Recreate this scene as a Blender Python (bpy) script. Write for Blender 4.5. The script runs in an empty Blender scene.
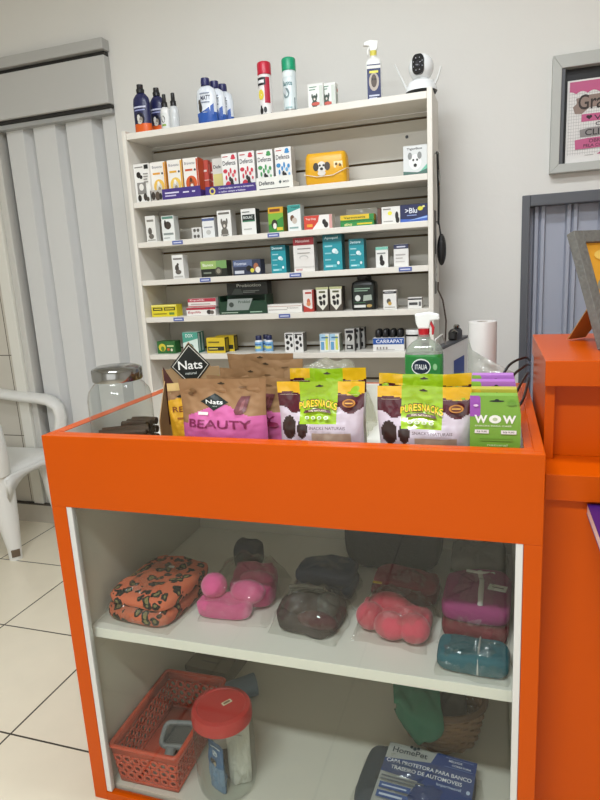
import bpy, bmesh, math, random
from math import sin, cos, pi, radians as R_
from mathutils import Vector, Matrix, noise

scn = bpy.context.scene
COL = scn.collection

# ------------------------------------------------------------------ camera, world, light, exposure
cam_d = bpy.data.cameras.new('camera')
cam = bpy.data.objects.new('camera', cam_d)
COL.objects.link(cam)
fw = Vector((-0.30793817, 0.92803345, -0.20959006))
rt = Vector((0.95131666, 0.30337006, -0.05443553))
up = Vector((-0.01306536, 0.21614929, 0.9762729))
cam.matrix_world = Matrix(((rt.x, up.x, -fw.x, 0), (rt.y, up.y, -fw.y, 0), (rt.z, up.z, -fw.z, 1.31), (0, 0, 0, 1)))
cam_d.sensor_fit = 'VERTICAL'
cam_d.sensor_height = 36
cam_d.lens = 27.0
cam_d.clip_start = .02
scn.camera = cam

world = bpy.data.worlds.new('world')
scn.world = world
world.use_nodes = True
world.node_tree.nodes['Background'].inputs[0].default_value = (.9, .95, 1, 1)
world.node_tree.nodes['Background'].inputs[1].default_value = .25

def area(name, loc, sx, sy, energy, col, target=None):
    l = bpy.data.lights.new(name, 'AREA')
    l.shape = 'RECTANGLE'; l.size = sx; l.size_y = sy; l.energy = energy; l.color = col
    o = bpy.data.objects.new(name, l)
    o.location = loc
    if target is not None:
        o.rotation_euler = (Vector(target) - Vector(loc)).to_track_quat('-Z', 'Y').to_euler()
    COL.objects.link(o)
    return o
area('ceiling_tube_light', (-.5, -.45, 2.79), 1.25, .16, 60, (.94, 1.01, 1.09))
area('ceiling_tube_light', (-.45, 1.15, 2.79), 1.25, .16, 24, (.94, 1.01, 1.09))
area('cabinet_fill_light', (-.4, -2.33, 1.35), 2.6, 1.9, 14, (.97, .985, 1), (-.4, 3, 1.0))  # fill light added in front to brighten the cabinet; no opening behind it

scn.view_settings.view_transform = 'Standard'
scn.view_settings.look = 'None'
scn.view_settings.gamma = 1
scn.view_settings.use_curve_mapping = False
scn.view_settings.exposure = 0.0
scn.cycles.transparent_max_bounces = 32
scn.cycles.max_bounces = 10

# ------------------------------------------------------------------ materials
def lin(h):
    h = h.lstrip('#')
    out = []
    for i in (0, 2, 4):
        c = int(h[i:i + 2], 16) / 255
        out.append(c / 12.92 if c <= .04045 else ((c + .055) / 1.055) ** 2.4)
    return tuple(out) + (1,)

MATS = {}
def M(h, rough=.5, metal=0., spec=.5, vary=0., scale=20., bump=0., bscale=60., coat=0., sheen=0.):
    """procedural principled material keyed on its settings; vary = noise in value, bump = noise in height"""
    key = (h, rough, metal, spec, vary, scale, bump, bscale, coat, sheen)
    if key in MATS: return MATS[key]
    m = bpy.data.materials.new('paint_' + h.lstrip('#'))
    m.use_nodes = True
    nt = m.node_tree; b = nt.nodes['Principled BSDF']
    b.inputs['Base Color'].default_value = lin(h)
    b.inputs['Roughness'].default_value = rough
    b.inputs['Metallic'].default_value = metal
    b.inputs['Specular IOR Level'].default_value = spec
    b.inputs['Coat Weight'].default_value = coat
    b.inputs['Sheen Weight'].default_value = sheen
    tc = nt.nodes.new('ShaderNodeTexCoord')
    if vary:
        n = nt.nodes.new('ShaderNodeTexNoise'); n.inputs['Scale'].default_value = scale; n.inputs['Detail'].default_value = 4
        nt.links.new(tc.outputs['Object'], n.inputs['Vector'])
        hs = nt.nodes.new('ShaderNodeHueSaturation'); hs.inputs['Color'].default_value = lin(h)
        mr = nt.nodes.new('ShaderNodeMapRange'); mr.inputs['To Min'].default_value = 1 - vary; mr.inputs['To Max'].default_value = 1 + vary
        nt.links.new(n.outputs['Fac'], mr.inputs['Value']); nt.links.new(mr.outputs['Result'], hs.inputs['Value'])
        nt.links.new(hs.outputs['Color'], b.inputs['Base Color'])
    if bump:
        n = nt.nodes.new('ShaderNodeTexNoise'); n.inputs['Scale'].default_value = bscale; n.inputs['Detail'].default_value = 3
        nt.links.new(tc.outputs['Object'], n.inputs['Vector'])
        bp = nt.nodes.new('ShaderNodeBump'); bp.inputs['Strength'].default_value = bump; bp.inputs['Distance'].default_value = .004
        nt.links.new(n.outputs['Fac'], bp.inputs['Height']); nt.links.new(bp.outputs['Normal'], b.inputs['Normal'])
    MATS[key] = m
    return m

def clear(name, tint, ior, gloss, rough=.03, frost=0., bump=0., bscale=40, diff='d8d8d0'):
    """thin clear sheet: transparent + fresnel gloss, with an optional milky share"""
    m = bpy.data.materials.new(name); m.use_nodes = True
    nt = m.node_tree; nt.nodes.remove(nt.nodes['Principled BSDF'])
    out = nt.nodes['Material Output']
    tr = nt.nodes.new('ShaderNodeBsdfTransparent'); tr.inputs[0].default_value = lin(tint)
    gl = nt.nodes.new('ShaderNodeBsdfGlossy'); gl.inputs['Roughness'].default_value = rough
    lw = nt.nodes.new('ShaderNodeLayerWeight'); lw.inputs['Blend'].default_value = .5      # Schlick's fresnel from the facing ratio, the same on both sides
    po = nt.nodes.new('ShaderNodeMath'); po.operation = 'POWER'; po.inputs[1].default_value = 5
    f0 = ((ior - 1) / (ior + 1)) ** 2 + gloss
    ad = nt.nodes.new('ShaderNodeMath'); ad.operation = 'MULTIPLY_ADD'; ad.inputs[1].default_value = (1 - f0) * .8; ad.inputs[2].default_value = f0; ad.use_clamp = True
    mx = nt.nodes.new('ShaderNodeMixShader')
    nt.links.new(lw.outputs['Facing'], po.inputs[0]); nt.links.new(po.outputs[0], ad.inputs[0]); nt.links.new(ad.outputs[0], mx.inputs[0])
    base = tr
    if frost:
        df = nt.nodes.new('ShaderNodeBsdfDiffuse'); df.inputs[0].default_value = lin(diff)
        m2 = nt.nodes.new('ShaderNodeMixShader'); m2.inputs[0].default_value = frost
        nt.links.new(tr.outputs[0], m2.inputs[1]); nt.links.new(df.outputs[0], m2.inputs[2]); base = m2
    nt.links.new(base.outputs[0], mx.inputs[1]); nt.links.new(gl.outputs[0], mx.inputs[2])
    nt.links.new(mx.outputs[0], out.inputs['Surface'])
    if bump:
        tc = nt.nodes.new('ShaderNodeTexCoord')
        n = nt.nodes.new('ShaderNodeTexNoise'); n.inputs['Scale'].default_value = bscale; n.inputs['Detail'].default_value = 3
        nt.links.new(tc.outputs['Object'], n.inputs['Vector'])
        bp = nt.nodes.new('ShaderNodeBump'); bp.inputs['Strength'].default_value = bump; bp.inputs['Distance'].default_value = .01
        nt.links.new(n.outputs['Fac'], bp.inputs['Height']); nt.links.new(bp.outputs['Normal'], gl.inputs['Normal'])
    return m

def grid_mat(name, base, line, axes, org, pitch, wline, rough=.3, vary=.03, spec=.5, bump=.0):
    """square tiles with joints; axes such as 'XY', in world units"""
    m = bpy.data.materials.new(name); m.use_nodes = True
    nt = m.node_tree; b = nt.nodes['Principled BSDF']
    g = nt.nodes.new('ShaderNodeNewGeometry'); sp = nt.nodes.new('ShaderNodeSeparateXYZ')
    nt.links.new(g.outputs['Position'], sp.inputs[0])
    def mth(op, a, bb=None):
        n = nt.nodes.new('ShaderNodeMath'); n.operation = op
        for i, v in enumerate((a, bb)):
            if v is None: continue
            if hasattr(v, 'is_output'): nt.links.new(v, n.inputs[i])
            else: n.inputs[i].default_value = v
        return n.outputs[0]
    ms = []; ids = []
    for ax, o_, p_ in zip(axes, org, pitch):
        t = mth('DIVIDE', mth('SUBTRACT', sp.outputs[ax], o_), p_)
        ids.append(mth('FLOOR', t))
        f_ = mth('FRACT', t)
        d = mth('MINIMUM', f_, mth('SUBTRACT', 1.0, f_))
        ms.append(mth('LESS_THAN', d, wline / 2 / p_))
    mask = mth('MAXIMUM', ms[0], ms[1])
    n = nt.nodes.new('ShaderNodeTexNoise'); n.inputs['Scale'].default_value = 9; n.inputs['Detail'].default_value = 6
    nt.links.new(g.outputs['Position'], n.inputs['Vector'])
    mr = nt.nodes.new('ShaderNodeMapRange'); mr.inputs['To Min'].default_value = 1 - vary; mr.inputs['To Max'].default_value = 1 + vary
    nt.links.new(n.outputs['Fac'], mr.inputs['Value'])
    hs = nt.nodes.new('ShaderNodeHueSaturation'); hs.inputs['Color'].default_value = lin(base)
    nt.links.new(mr.outputs['Result'], hs.inputs['Value'])
    mx = nt.nodes.new('ShaderNodeMix'); mx.data_type = 'RGBA'
    nt.links.new(mask, mx.inputs[0]); nt.links.new(hs.outputs[0], mx.inputs[6]); mx.inputs[7].default_value = lin(line)
    nt.links.new(mx.outputs[2], b.inputs['Base Color'])
    b.inputs['Roughness'].default_value = rough; b.inputs['Specular IOR Level'].default_value = spec
    return m

# ------------------------------------------------------------------ mesh building
GL = {}
def glyphs(s, bold):
    k = (s, bold)
    if k not in GL:
        cu = bpy.data.curves.new('lettering', 'FONT'); cu.body = s; cu.size = 1; cu.offset = bold; cu.resolution_u = 3
        o = bpy.data.objects.new('lettering', cu); COL.objects.link(o)
        dg = bpy.context.evaluated_depsgraph_get()
        me = bpy.data.meshes.new_from_object(o.evaluated_get(dg))
        vs = [tuple(v.co) for v in me.vertices]; fs = [tuple(p.vertices) for p in me.polygons]
        bpy.data.objects.remove(o); bpy.data.curves.remove(cu); bpy.data.meshes.remove(me)
        if not vs: vs = [(0, 0, 0)]
        x0 = min(v[0] for v in vs); x1 = max(v[0] for v in vs); y0 = min(v[1] for v in vs); y1 = max(v[1] for v in vs)
        GL[k] = ([((v[0] - x0) / max(x1 - x0, 1e-6), (v[1] - y0) / max(y1 - y0, 1e-6)) for v in vs], fs)
    return GL[k]

class MB:
    def __init__(s): s.v = []; s.f = []; s.m = []; s.mats = []; s.T = Matrix.Identity(4)
    def mi(s, m):
        if m not in s.mats: s.mats.append(m)
        return s.mats.index(m)
    def add(s, vs, fs, m):
        o = len(s.v); i = s.mi(m) if not isinstance(m, list) else None
        s.v += [s.T @ Vector(v) for v in vs]
        s.f += [tuple(a + o for a in f) for f in fs]
        s.m += [i] * len(fs) if i is not None else [s.mi(q) for q in m]
    def box(s, x0, x1, y0, y1, z0, z1, m):
        vs = [(x0, y0, z0), (x1, y0, z0), (x1, y1, z0), (x0, y1, z0), (x0, y0, z1), (x1, y0, z1), (x1, y1, z1), (x0, y1, z1)]
        s.add(vs, [(0, 3, 2, 1), (4, 5, 6, 7), (0, 1, 5, 4), (1, 2, 6, 5), (2, 3, 7, 6), (3, 0, 4, 7)], m)
    def lathe(s, prof, m, n=24, sy=1., cx=0, cy=0, cap=True):
        """prof [(r, z)] bottom to top; m one material or one per segment"""
        vs = []; fs = []; ms = []
        for r, z in prof:
            for k in range(n): a = 2 * pi * k / n; vs.append((cx + r * cos(a), cy + r * sin(a) * sy, z))
        for j in range(len(prof) - 1):
            for k in range(n):
                fs.append((j * n + k, j * n + (k + 1) % n, (j + 1) * n + (k + 1) % n, (j + 1) * n + k)); ms.append(m[j] if isinstance(m, list) else m)
        if cap:
            fs.append(tuple(range(n))[::-1]); ms.append(m[0] if isinstance(m, list) else m)
            fs.append(tuple((len(prof) - 1) * n + k for k in range(n))); ms.append(m[-1] if isinstance(m, list) else m)
        s.add(vs, fs, ms)
    def tube(s, pts, r, m, n=8, flat=None, cap=True):
        """sweep a circle (or a flat ellipse r x flat) along pts"""
        pts = [Vector(p) for p in pts]; vs = []; fs = []
        ref = None
        for i, p in enumerate(pts):
            t = (pts[min(i + 1, len(pts) - 1)] - pts[max(i - 1, 0)]).normalized()
            if ref is None:
                ref = Vector((0, 0, 1)) if abs(t.z) < .9 else Vector((1, 0, 0))
            a = t.cross(ref).normalized(); b = a.cross(t).normalized(); ref = b
            rr = r[i] if isinstance(r, (list, tuple)) else r
            r2 = rr if flat is None else flat
            for k in range(n): q = 2 * pi * k / n; vs.append(p + a * rr * cos(q) + b * r2 * sin(q))
        for i in range(len(pts) - 1):
            for k in range(n): fs.append((i * n + k, i * n + (k + 1) % n, (i + 1) * n + (k + 1) % n, (i + 1) * n + k))
        if cap:
            fs.append(tuple(range(n))[::-1]); fs.append(tuple((len(pts) - 1) * n + k for k in range(n)))
        s.add(vs, fs, m)
    def ball(s, c, rx, ry, rz, m, n=16, k=10, z0=-1., z1=1.):
        prof = []
        a0, a1 = math.asin(max(-1, z0)), math.asin(min(1, z1))
        vs = []; fs = []
        for j in range(k + 1):
            a = a0 + (a1 - a0) * j / k
            for i in range(n): q = 2 * pi * i / n; vs.append((c[0] + rx * cos(a) * cos(q), c[1] + ry * cos(a) * sin(q), c[2] + rz * sin(a)))
        for j in range(k):
            for i in range(n): fs.append((j * n + i, j * n + (i + 1) % n, (j + 1) * n + (i + 1) % n, (j + 1) * n + i))
        fs.append(tuple(range(n))[::-1]); fs.append(tuple(k * n + i for i in range(n)))
        s.add(vs, fs, m)
    def prism(s, poly, y0, y1, m):
        """polygon in XZ (counter-clockwise seen from -Y) pushed from y0 to y1"""
        n = len(poly)
        vs = [(x, y0, z) for x, z in poly] + [(x, y1, z) for x, z in poly]
        fs = [tuple(range(n)), tuple(range(n, 2 * n))[::-1]] + [(i + n, (i + 1) % n + n, (i + 1) % n, i)[::1] for i in range(n)]
        s.add(vs, fs, m)
    def prismz(s, poly, z0, z1, m):
        n = len(poly)
        vs = [(x, y, z0) for x, y in poly] + [(x, y, z1) for x, y in poly]
        fs = [tuple(range(n))[::-1], tuple(range(n, 2 * n))] + [(i, (i + 1) % n, (i + 1) % n + n, i + n) for i in range(n)]
        s.add(vs, fs, m)
    def text(s, st, x0, z0, x1, z1, m, fn, bold=.012):
        vs, fs = glyphs(st, bold)
        s.add([fn(x0 + a * (x1 - x0), z0 + b * (z1 - z0)) for a, b in vs], fs, m)
    def deco(s, items, fn):
        """prints on a face: fn(u, v, k) gives the point for u, v in 0..1 on layer k"""
        for k, it in enumerate(items):
            f = lambda a, b, k=k: fn(a, b, k)
            t = it[0]; m = PR(it[-1])
            if t == 'r':
                u0, v0, u1, v1 = it[1:5]
                s.add([f(u0, v0), f(u1, v0), f(u1, v1), f(u0, v1)], [(0, 1, 2, 3)], m)
            elif t == 'd':
                u, v, a, b = it[1:5]
                s.add([f(u + a * cos(2 * pi * i / 16), v + b * sin(2 * pi * i / 16)) for i in range(16)], [tuple(range(16))], m)
            elif t == 'p':
                s.add([f(u, v) for u, v in it[1]], [tuple(range(len(it[1])))], m)
            elif t == 't':
                u0, v0, u1, v1 = it[2:6]
                s.text(it[1], u0, v0, u1, v1, m, f)
    def deco_fine(s, items, fn, size=.05):
        """prints on a curved face: every shape is cut into small triangles first"""
        from mathutils.geometry import tessellate_polygon
        for k, it in enumerate(items):
            t = it[0]; tris = []
            if t == 't':
                u0, v0, u1, v1 = it[2:6]; vs, fs = glyphs(it[1], .012)
                pv = [(u0 + a * (u1 - u0), v0 + b * (v1 - v0)) for a, b in vs]
                for f in fs:
                    for q in range(1, len(f) - 1): tris.append((pv[f[0]], pv[f[q]], pv[f[q + 1]]))
            else:
                if t == 'r': pl = [(it[1], it[2]), (it[3], it[2]), (it[3], it[4]), (it[1], it[4])]
                elif t == 'd': pl = [(it[1] + it[3] * cos(2 * pi * i / 18), it[2] + it[4] * sin(2 * pi * i / 18)) for i in range(18)]
                else: pl = list(it[1])
                for q in tessellate_polygon([[Vector((a, b, 0)) for a, b in pl]]): tris.append(tuple(pl[i] for i in q))
            out = []
            while tris:
                a, b, c = tris.pop()
                ls = [math.dist(a, b), math.dist(b, c), math.dist(c, a)]
                m = max(ls)
                if m <= size: out.append((a, b, c)); continue
                if m == ls[0]: d = ((a[0] + b[0]) / 2, (a[1] + b[1]) / 2); tris += [(a, d, c), (d, b, c)]
                elif m == ls[1]: d = ((b[0] + c[0]) / 2, (b[1] + c[1]) / 2); tris += [(a, b, d), (a, d, c)]
                else: d = ((c[0] + a[0]) / 2, (c[1] + a[1]) / 2); tris += [(a, b, d), (d, b, c)]
            vs = []; fs = []
            for a, b, c in out:
                if (b[0] - a[0]) * (c[1] - a[1]) - (b[1] - a[1]) * (c[0] - a[0]) < 0: b, c = c, b
                n = len(vs); vs += [fn(*a, k), fn(*b, k), fn(*c, k)]; fs.append((n, n + 1, n + 2))
            if fs: s.add(vs, fs, PR(it[-1]))
    def build(s, name, parent=None, smooth=None, bevel=0, seg=2, loc=None, rz=0):
        me = bpy.data.meshes.new(name)
        me.from_pydata([tuple(v) for v in s.v], [], s.f)
        for m in s.mats: me.materials.append(m)
        me.polygons.foreach_set('material_index', s.m)
        if smooth is not None:
            me.polygons.foreach_set('use_smooth', [True] * len(me.polygons))
            if smooth < 180: me.set_sharp_from_angle(angle=R_(smooth))
        me.update()
        o = bpy.data.objects.new(name, me); COL.objects.link(o)
        if parent is not None: o.parent = parent
        if loc is not None: o.location = loc
        if rz: o.rotation_euler = (0, 0, rz)
        if bevel:
            b = o.modifiers.new('edge', 'BEVEL'); b.width = bevel; b.segments = seg; b.limit_method = 'ANGLE'; b.angle_limit = R_(40)
        return o
def PR(h): return M(h, .42)

def tag(o, label, cat, group=None):
    o['label'] = label; o['category'] = cat
    if group: o['group'] = group
    return o
def thing(name, label, cat, loc=(0, 0, 0), rz=0, group=None):
    o = bpy.data.objects.new(name, None); COL.objects.link(o); o.empty_display_size = .02
    o.location = loc; o.rotation_euler = (0, 0, rz)
    return tag(o, label, cat, group)
def struct(o):
    o['kind'] = 'structure'
    return o

WHITE = M('e9e6de', .55, bump=.08, bscale=90)
WALLM = M('e2e0da', .8, vary=.02, scale=3, bump=.15, bscale=45)
MDF = M('e6e1d6', .35, vary=.015, scale=5)
ORANGE = M('c64f00', .3, vary=.03, scale=4, bump=.05, bscale=25, spec=.16)
BLACK = M('131313', .4)
GLASS = clear('shop_glass', 'f8faf8', 1.36, .0, .01)
JARG = clear('jar_glass', 'f2f4f2', 1.25, .015, .03)
FILM = clear('clear_film', 'f6f6f4', 1.5, .03, .12, frost=.0, bump=.35, bscale=60)
FILM2 = clear('milky_film', 'eeeeea', 1.25, .02, .15, frost=.35, bump=.6, bscale=40)
CHROME = M('9a9a98', .12, 1.)
KRAFT = M('a9855a', .75, vary=.06, scale=40)

# ------------------------------------------------------------------ the room
Yw = 2.60
XL, XRm, YF = -3.6, 2.4, -2.4
ZC = 2.86
floor_m = grid_mat('floor_tiles', 'e4dac3', '3c352c', ('X', 'Y'), (-1.3697, 1.1921), (.4736, .4736), .006, rough=.28, vary=.05)
b = MB(); b.box(XL - .1, XRm + .1, YF - .1, Yw + .3, -.1, 0, floor_m); struct(b.build('floor'))
b = MB(); b.box(XL - .1, XRm + .1, YF - .1, Yw + .3, ZC, ZC + .1, M('eceae4', .8)); struct(b.build('ceiling'))
b = MB()
DX0, DX1, DZ = -2.40, -1.685, 2.104
RX0, RX1, RZ = .0935, 1.0, 1.549
for x0, x1, z0, z1 in ((XL, DX0, 0, ZC), (DX0, DX1, DZ, ZC), (DX1, RX0, 0, ZC), (RX0, RX1, RZ, ZC), (RX1, XRm, 0, ZC)):
    b.box(x0, x1, Yw, Yw + .16, z0, z1, WALLM)
struct(b.build('wall_back'))
b = MB(); b.box(XL - .1, XL, YF, Yw + .16, 0, ZC, WALLM); struct(b.build('wall_left'))
b = MB(); b.box(XRm, XRm + .1, YF, Yw + .16, 0, ZC, WALLM); struct(b.build('wall_right'))
b = MB(); b.box(XL, XRm, YF - .1, YF, 0, ZC, WALLM); struct(b.build('wall_front'))
# tiled lower wall at the far left, with its skirting
tile_m = grid_mat('wall_tiles', 'cbc5b8', '6d675c', ('X', 'Z'), (-2.50, .951), (.33, .45), .005, rough=.25)
b = MB(); b.box(XL, -2.47, Yw - .012, Yw, 0, 2.3, tile_m); struct(b.build('wall_back_tiles'))
b = MB(); b.box(XL, -2.245, Yw - .038, Yw - .001, .0, .105, M('b9b2a4', .4, vary=.05)); b.box(XL, -2.245, Yw - .041, Yw - .001, .105, .111, M('4a443c', .6))
struct(b.build('baseboard_back'))

# left doorway: folded sheet door under a boxed header
GREYP = M('dcdcda', .38, vary=.02, scale=2)
b = MB()
b.box(-2.47, -2.405, Yw - .03, Yw + .06, 0, DZ, M('e4e2d8', .45)); b.box(-2.405, -2.365, Yw - .012, Yw + .06, 0, DZ, M('cfcdc6', .45))
struct(b.build('trim_1', bevel=.004))
b = MB()
xs = -2.405
prof = [(-2.338, Yw + .028)]
x = -2.334
for w_, d_ in ((.11, .05), (.136, .052), (.152, .052), (.075, .03)):
    prof += [(x, Yw + .022), (x + w_, Yw + .012), (x + w_ + .022, Yw + .012 + d_ + .01)]
    x += w_ + .055
prof += [(x, Yw + .03), (-1.687, Yw + .03)]
n = len(prof)
vs = [(px, py, .006) for px, py in prof] + [(px, py, DZ - .02) for px, py in prof]
b.add(vs, [(i, i + 1, i + n + 1, i + n) for i in range(n - 1)], GREYP)
b.box(-2.40, -1.685, Yw + .09, Yw + .10, 0, DZ, BLACK)
do = struct(b.build('door_1'))
b = MB()
b.box(-2.40, -1.688, Yw - .02, Yw + .05, 2.066, 2.088, M('a9a9a6', .4)); b.build('door_track', parent=do, bevel=.003)
b = MB()
b.box(XL + .02, -1.682, Yw - .045, Yw + .0, 2.104, 2.305, M('c2c1bd', .5)); b.box(XL + .02, -1.684, Yw - .03, Yw, 2.305, 2.325, M('24221f', .6))  # near-black strip paints the shade in the gap above the header
b.box(XL + .02, -1.676, Yw - .055, Yw, 2.325, 2.372, M('b5b4b0', .5)); b.box(XL + .02, -1.684, Yw - .03, Yw, 2.088, 2.104, M('24221f', .6))  # lower near-black strip paints the dark gap over the door track
struct(b.build('trim_2', bevel=.004))

# right doorway: ribbed sheet-metal door in a grey frame
DKG = M('5c5e63', .45)
b = MB(); b.box(RX0, RX0 + .03, Yw - .006, Yw + .10, 0, RZ, DKG); b.box(RX0 + .03, RX1, Yw - .006, Yw + .10, RZ - .042, RZ, DKG); b.box(RX1 - .03, RX1, Yw - .006, Yw + .10, 0, RZ - .042, DKG)
struct(b.build('trim_3', bevel=.003))
b = MB()
SHEET = M('a9adba', .42, vary=.02, scale=3)
prof = [(RX0 + .03, Yw + .07)]
x = RX0 + .045
while x < RX1 - .08:
    prof += [(x, Yw + .07), (x + .006, Yw + .048), (x + .018, Yw + .048), (x + .024, Yw + .062), (x + .030, Yw + .048), (x + .042, Yw + .048), (x + .048, Yw + .07)]
    x += .118
prof += [(RX1 - .03, Yw + .07)]
n = len(prof)
vs = [(px, py, .005) for px, py in prof] + [(px, py, RZ - .042) for px, py in prof]
b.add(vs, [(i, i + 1, i + n + 1, i + n) for i in range(n - 1)], SHEET)
b.box(RX0 + .03, RX1 - .03, Yw + .11, Yw + .12, 0, RZ, BLACK)
struct(b.build('door_2'))
# the ceiling lamps that light the shop (behind and above the camera)
for i, (lx, ly) in enumerate(((-.45, 1.15), (-.5, -.45))):
    t = thing('ceiling_lamp', ('long white tube lamp on the ceiling nearer the white shelf unit', 'long white tube lamp on the ceiling behind the counter customer side')[i], 'lamp', (lx, ly, ZC), 0)
    b = MB(); b.box(-.65, .65, -.07, .07, -.035, 0, M('f0f0ec', .4)); b.build('housing', t, bevel=.004)
    em = MATS.get('tube')
    if em is None:
        em = bpy.data.materials.new('lamp_tube'); em.use_nodes = True
        p = em.node_tree.nodes['Principled BSDF']; p.inputs['Emission Color'].default_value = (1, .95, .88, 1); p.inputs['Emission Strength'].default_value = 4
        MATS['tube'] = em
    for dy in (-.03, .03):
        b = MB(); b.tube([(-.6, dy, -.05), (.6, dy, -.05)], .012, em, 10); b.build('tube', t, smooth=50)

# ------------------------------------------------------------------ white wall shelf unit
SZ = [1.8921, 1.624, 1.4631, 1.3068, 1.1499, .9895, .829, .668]
SX0, SX1, SYF, SYB = -1.434, -.2343, 2.2755, 2.50
unit = thing('display_shelf', 'tall white wooden shelf unit packed with pet care products against the back wall', 'shelf unit', (0, 0, 0))
for s_, x0, x1 in ((0, SX0 - .018, SX0), (1, SX1, SX1 + .018)):
    b = MB(); b.box(x0, x1, SYF - .004, SYB, 0, 1.902, MDF); b.build('side_panel', unit, bevel=.0015)
for i, z in enumerate(SZ):
    b = MB(); b.box(SX0 + .0005, SX1 - .0005, SYF, 2.464, z - (.022 if i else .024), z, MDF); b.build('shelf_board', unit, bevel=.0015)
b = MB(); b.box(SX0 + .0005, SX1 - .0005, SYF + .02, 2.464, .0, .07, MDF); b.build('plinth', unit)
b = MB()
gro = M('6b5636', .6); PANEL = M('c9c4b8', .5, vary=.02, scale=4)
gz = [1.849 - .1425 * k for k in range(13)]
edges = [1.8679] + [q for z in gz for q in (z + .0045, z - .0045)] + [0.07]
for k in range(0, len(edges) - 1, 2):
    if edges[k] - edges[k + 1] > .002: b.box(SX0 + .001, SX1 - .001, 2.466, 2.486, edges[k + 1], edges[k], PANEL)
b.box(SX0 + .001, SX1 - .001, 2.480, 2.492, .07, 1.868, gro)
b.build('back_panel', unit)
b = MB()
b.T = Matrix.Translation((-.33, 2.4655, 1.788)) @ Matrix.Rotation(pi / 2, 4, 'X'); b.lathe([(.006, -.0004), (.006, .003)], BLACK, 12)
b.build('screw', unit)
for x, z in ((-1.246, 1.4631), (-.826, 1.4631), (-1.135, 1.3068), (-.745, 1.3068), (-.318, 1.3068), (-1.275, 1.1499), (-.80, 1.1499)):
    b = MB(); b.box(x - .024, x + .024, SYF - .0022, SYF - .0002, z - .018, z - .003, M('5a69a8', .4))
    b.box(x - .018, x + .018, SYF - .0026, SYF - .0020, z - .013, z - .009, M('d8dcec', .4)); b.build('price_label', unit)

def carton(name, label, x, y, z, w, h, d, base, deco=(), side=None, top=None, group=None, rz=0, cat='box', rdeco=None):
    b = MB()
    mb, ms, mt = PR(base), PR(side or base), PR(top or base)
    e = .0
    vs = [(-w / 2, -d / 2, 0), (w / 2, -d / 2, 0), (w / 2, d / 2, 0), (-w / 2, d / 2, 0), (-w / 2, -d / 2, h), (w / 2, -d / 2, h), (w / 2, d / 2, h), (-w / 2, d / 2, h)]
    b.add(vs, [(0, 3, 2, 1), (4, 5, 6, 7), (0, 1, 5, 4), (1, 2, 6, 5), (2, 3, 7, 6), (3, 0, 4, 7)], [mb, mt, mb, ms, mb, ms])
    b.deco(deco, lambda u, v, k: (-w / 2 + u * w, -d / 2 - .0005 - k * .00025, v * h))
    if rdeco: b.deco(rdeco, lambda u, v, k: (w / 2 + .0005 + k * .00025, -d / 2 + u * d, v * h))
    # closing flap seam on the lid
    b.box(-w / 2 + .002, w / 2 - .002, -d / 2 - .0003, -d / 2 + .0006, h - .0012, h + .0004, mt)
    o = b.build(name, loc=(x, y + d / 2, z + .0004), rz=rz)
    return tag(o, label, cat, group)

def dogface(u, v, s, c='2a2420', asp=1.):
    """little pet silhouette for a printed carton"""
    return [('d', u, v, .16 * s, .13 * s * asp, c), ('d', u - .15 * s, v + .10 * s * asp, .05 * s, .09 * s * asp, c), ('d', u + .15 * s, v + .10 * s * asp, .05 * s, .09 * s * asp, c),
            ('d', u, v - .22 * s * asp, .20 * s, .14 * s * asp, c), ('d', u, v - .03 * s * asp, .06 * s, .05 * s * asp, 'd8cfc4')]
def micro(u0, v0, u1, n, c, st=.07, hh=.03):
    r = random.Random(int(u0 * 1000 + v0 * 77))
    return [('r', u0, v0 - i * st, u1 - (u1 - u0) * r.uniform(0, .35), v0 - i * st + hh, c) for i in range(n)]

def bottle(name, label, x, y, z, prof, mats, cap, capm, sy=.6, deco=None, group=None, cat='bottle', rz=0, extra=None):
    t = thing(name, label, cat, (x, y, z + .0005), rz, group)
    b = MB(); b.lathe(prof, mats, 24, sy); o = b.build('body', t, smooth=45)
    c = MB(); c.lathe(cap, capm, 18); c.build('cap', t, smooth=45)
    if deco:
        r = max(p[0] for p in prof); h = prof[-1][1]
        l = MB()
        def fn(u, v, k):
            a = (u - .5) * 2.2
            return ((r + .0008 + k * .0003) * sin(a), -(r * sy + .0008 + k * .0003) * cos(a) , v * h)
        for k, it in enumerate(deco):                           # wrap rectangles in strips
            if it[0] == 'r':
                u0, v0, u1, v1 = it[1:5]; nn = 8
                vs = [fn(u0 + (u1 - u0) * i / nn, v, k) for i in range(nn + 1) for v in (v0, v1)]
                l.add(vs, [(2 * i, 2 * i + 2, 2 * i + 3, 2 * i + 1) for i in range(nn)], PR(it[-1]))
            else: l.deco([it], lambda u, v, _k, k=k: fn(u, v, k))
        l.build('label_print', t)
    return t

Z0 = SZ[0]
# --- on top of the unit
navy = '23264f'
for i, (x, y, h, r) in enumerate(((-1.378, 2.325, .186, .037), (-1.337, 2.38, .182, .034))):
    bottle('shampoo_bottle', ('navy shampoo bottle with orange foot at the door end of the shelf top',
            'navy shampoo bottle with orange foot standing between another navy one and small pump bottles')[i], x, y, Z0,
           [(r, 0), (r * 1.02, .006), (r, h * .2), (r, h * .62), (r * .92, h * .72), (r * .62, h * .8), (r * .4, h * .83)],
           [M('e0601c', .35), M('e0601c', .35)] + [M(navy, .3)] * 4, [(r * .42, h * .83), (r * .45, h * .9), (r * .36, h * .92), (r * .34, h)], M('17171a', .4), .62,
           [('r', .14, .62, .86, .66, 'c8cbe0'), ('r', .2, .55, .8, .58, '9aa0cc'), ('d', .5, .37, .24, .14, '141428'), ('d', .44, .37, .09, .09, 'd9d6cf'), ('d', .57, .33, .09, .07, '8d8478'), ('d', .5, .27, .12, .05, 'c9c4ba')], 'navy shampoo bottles')
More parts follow.
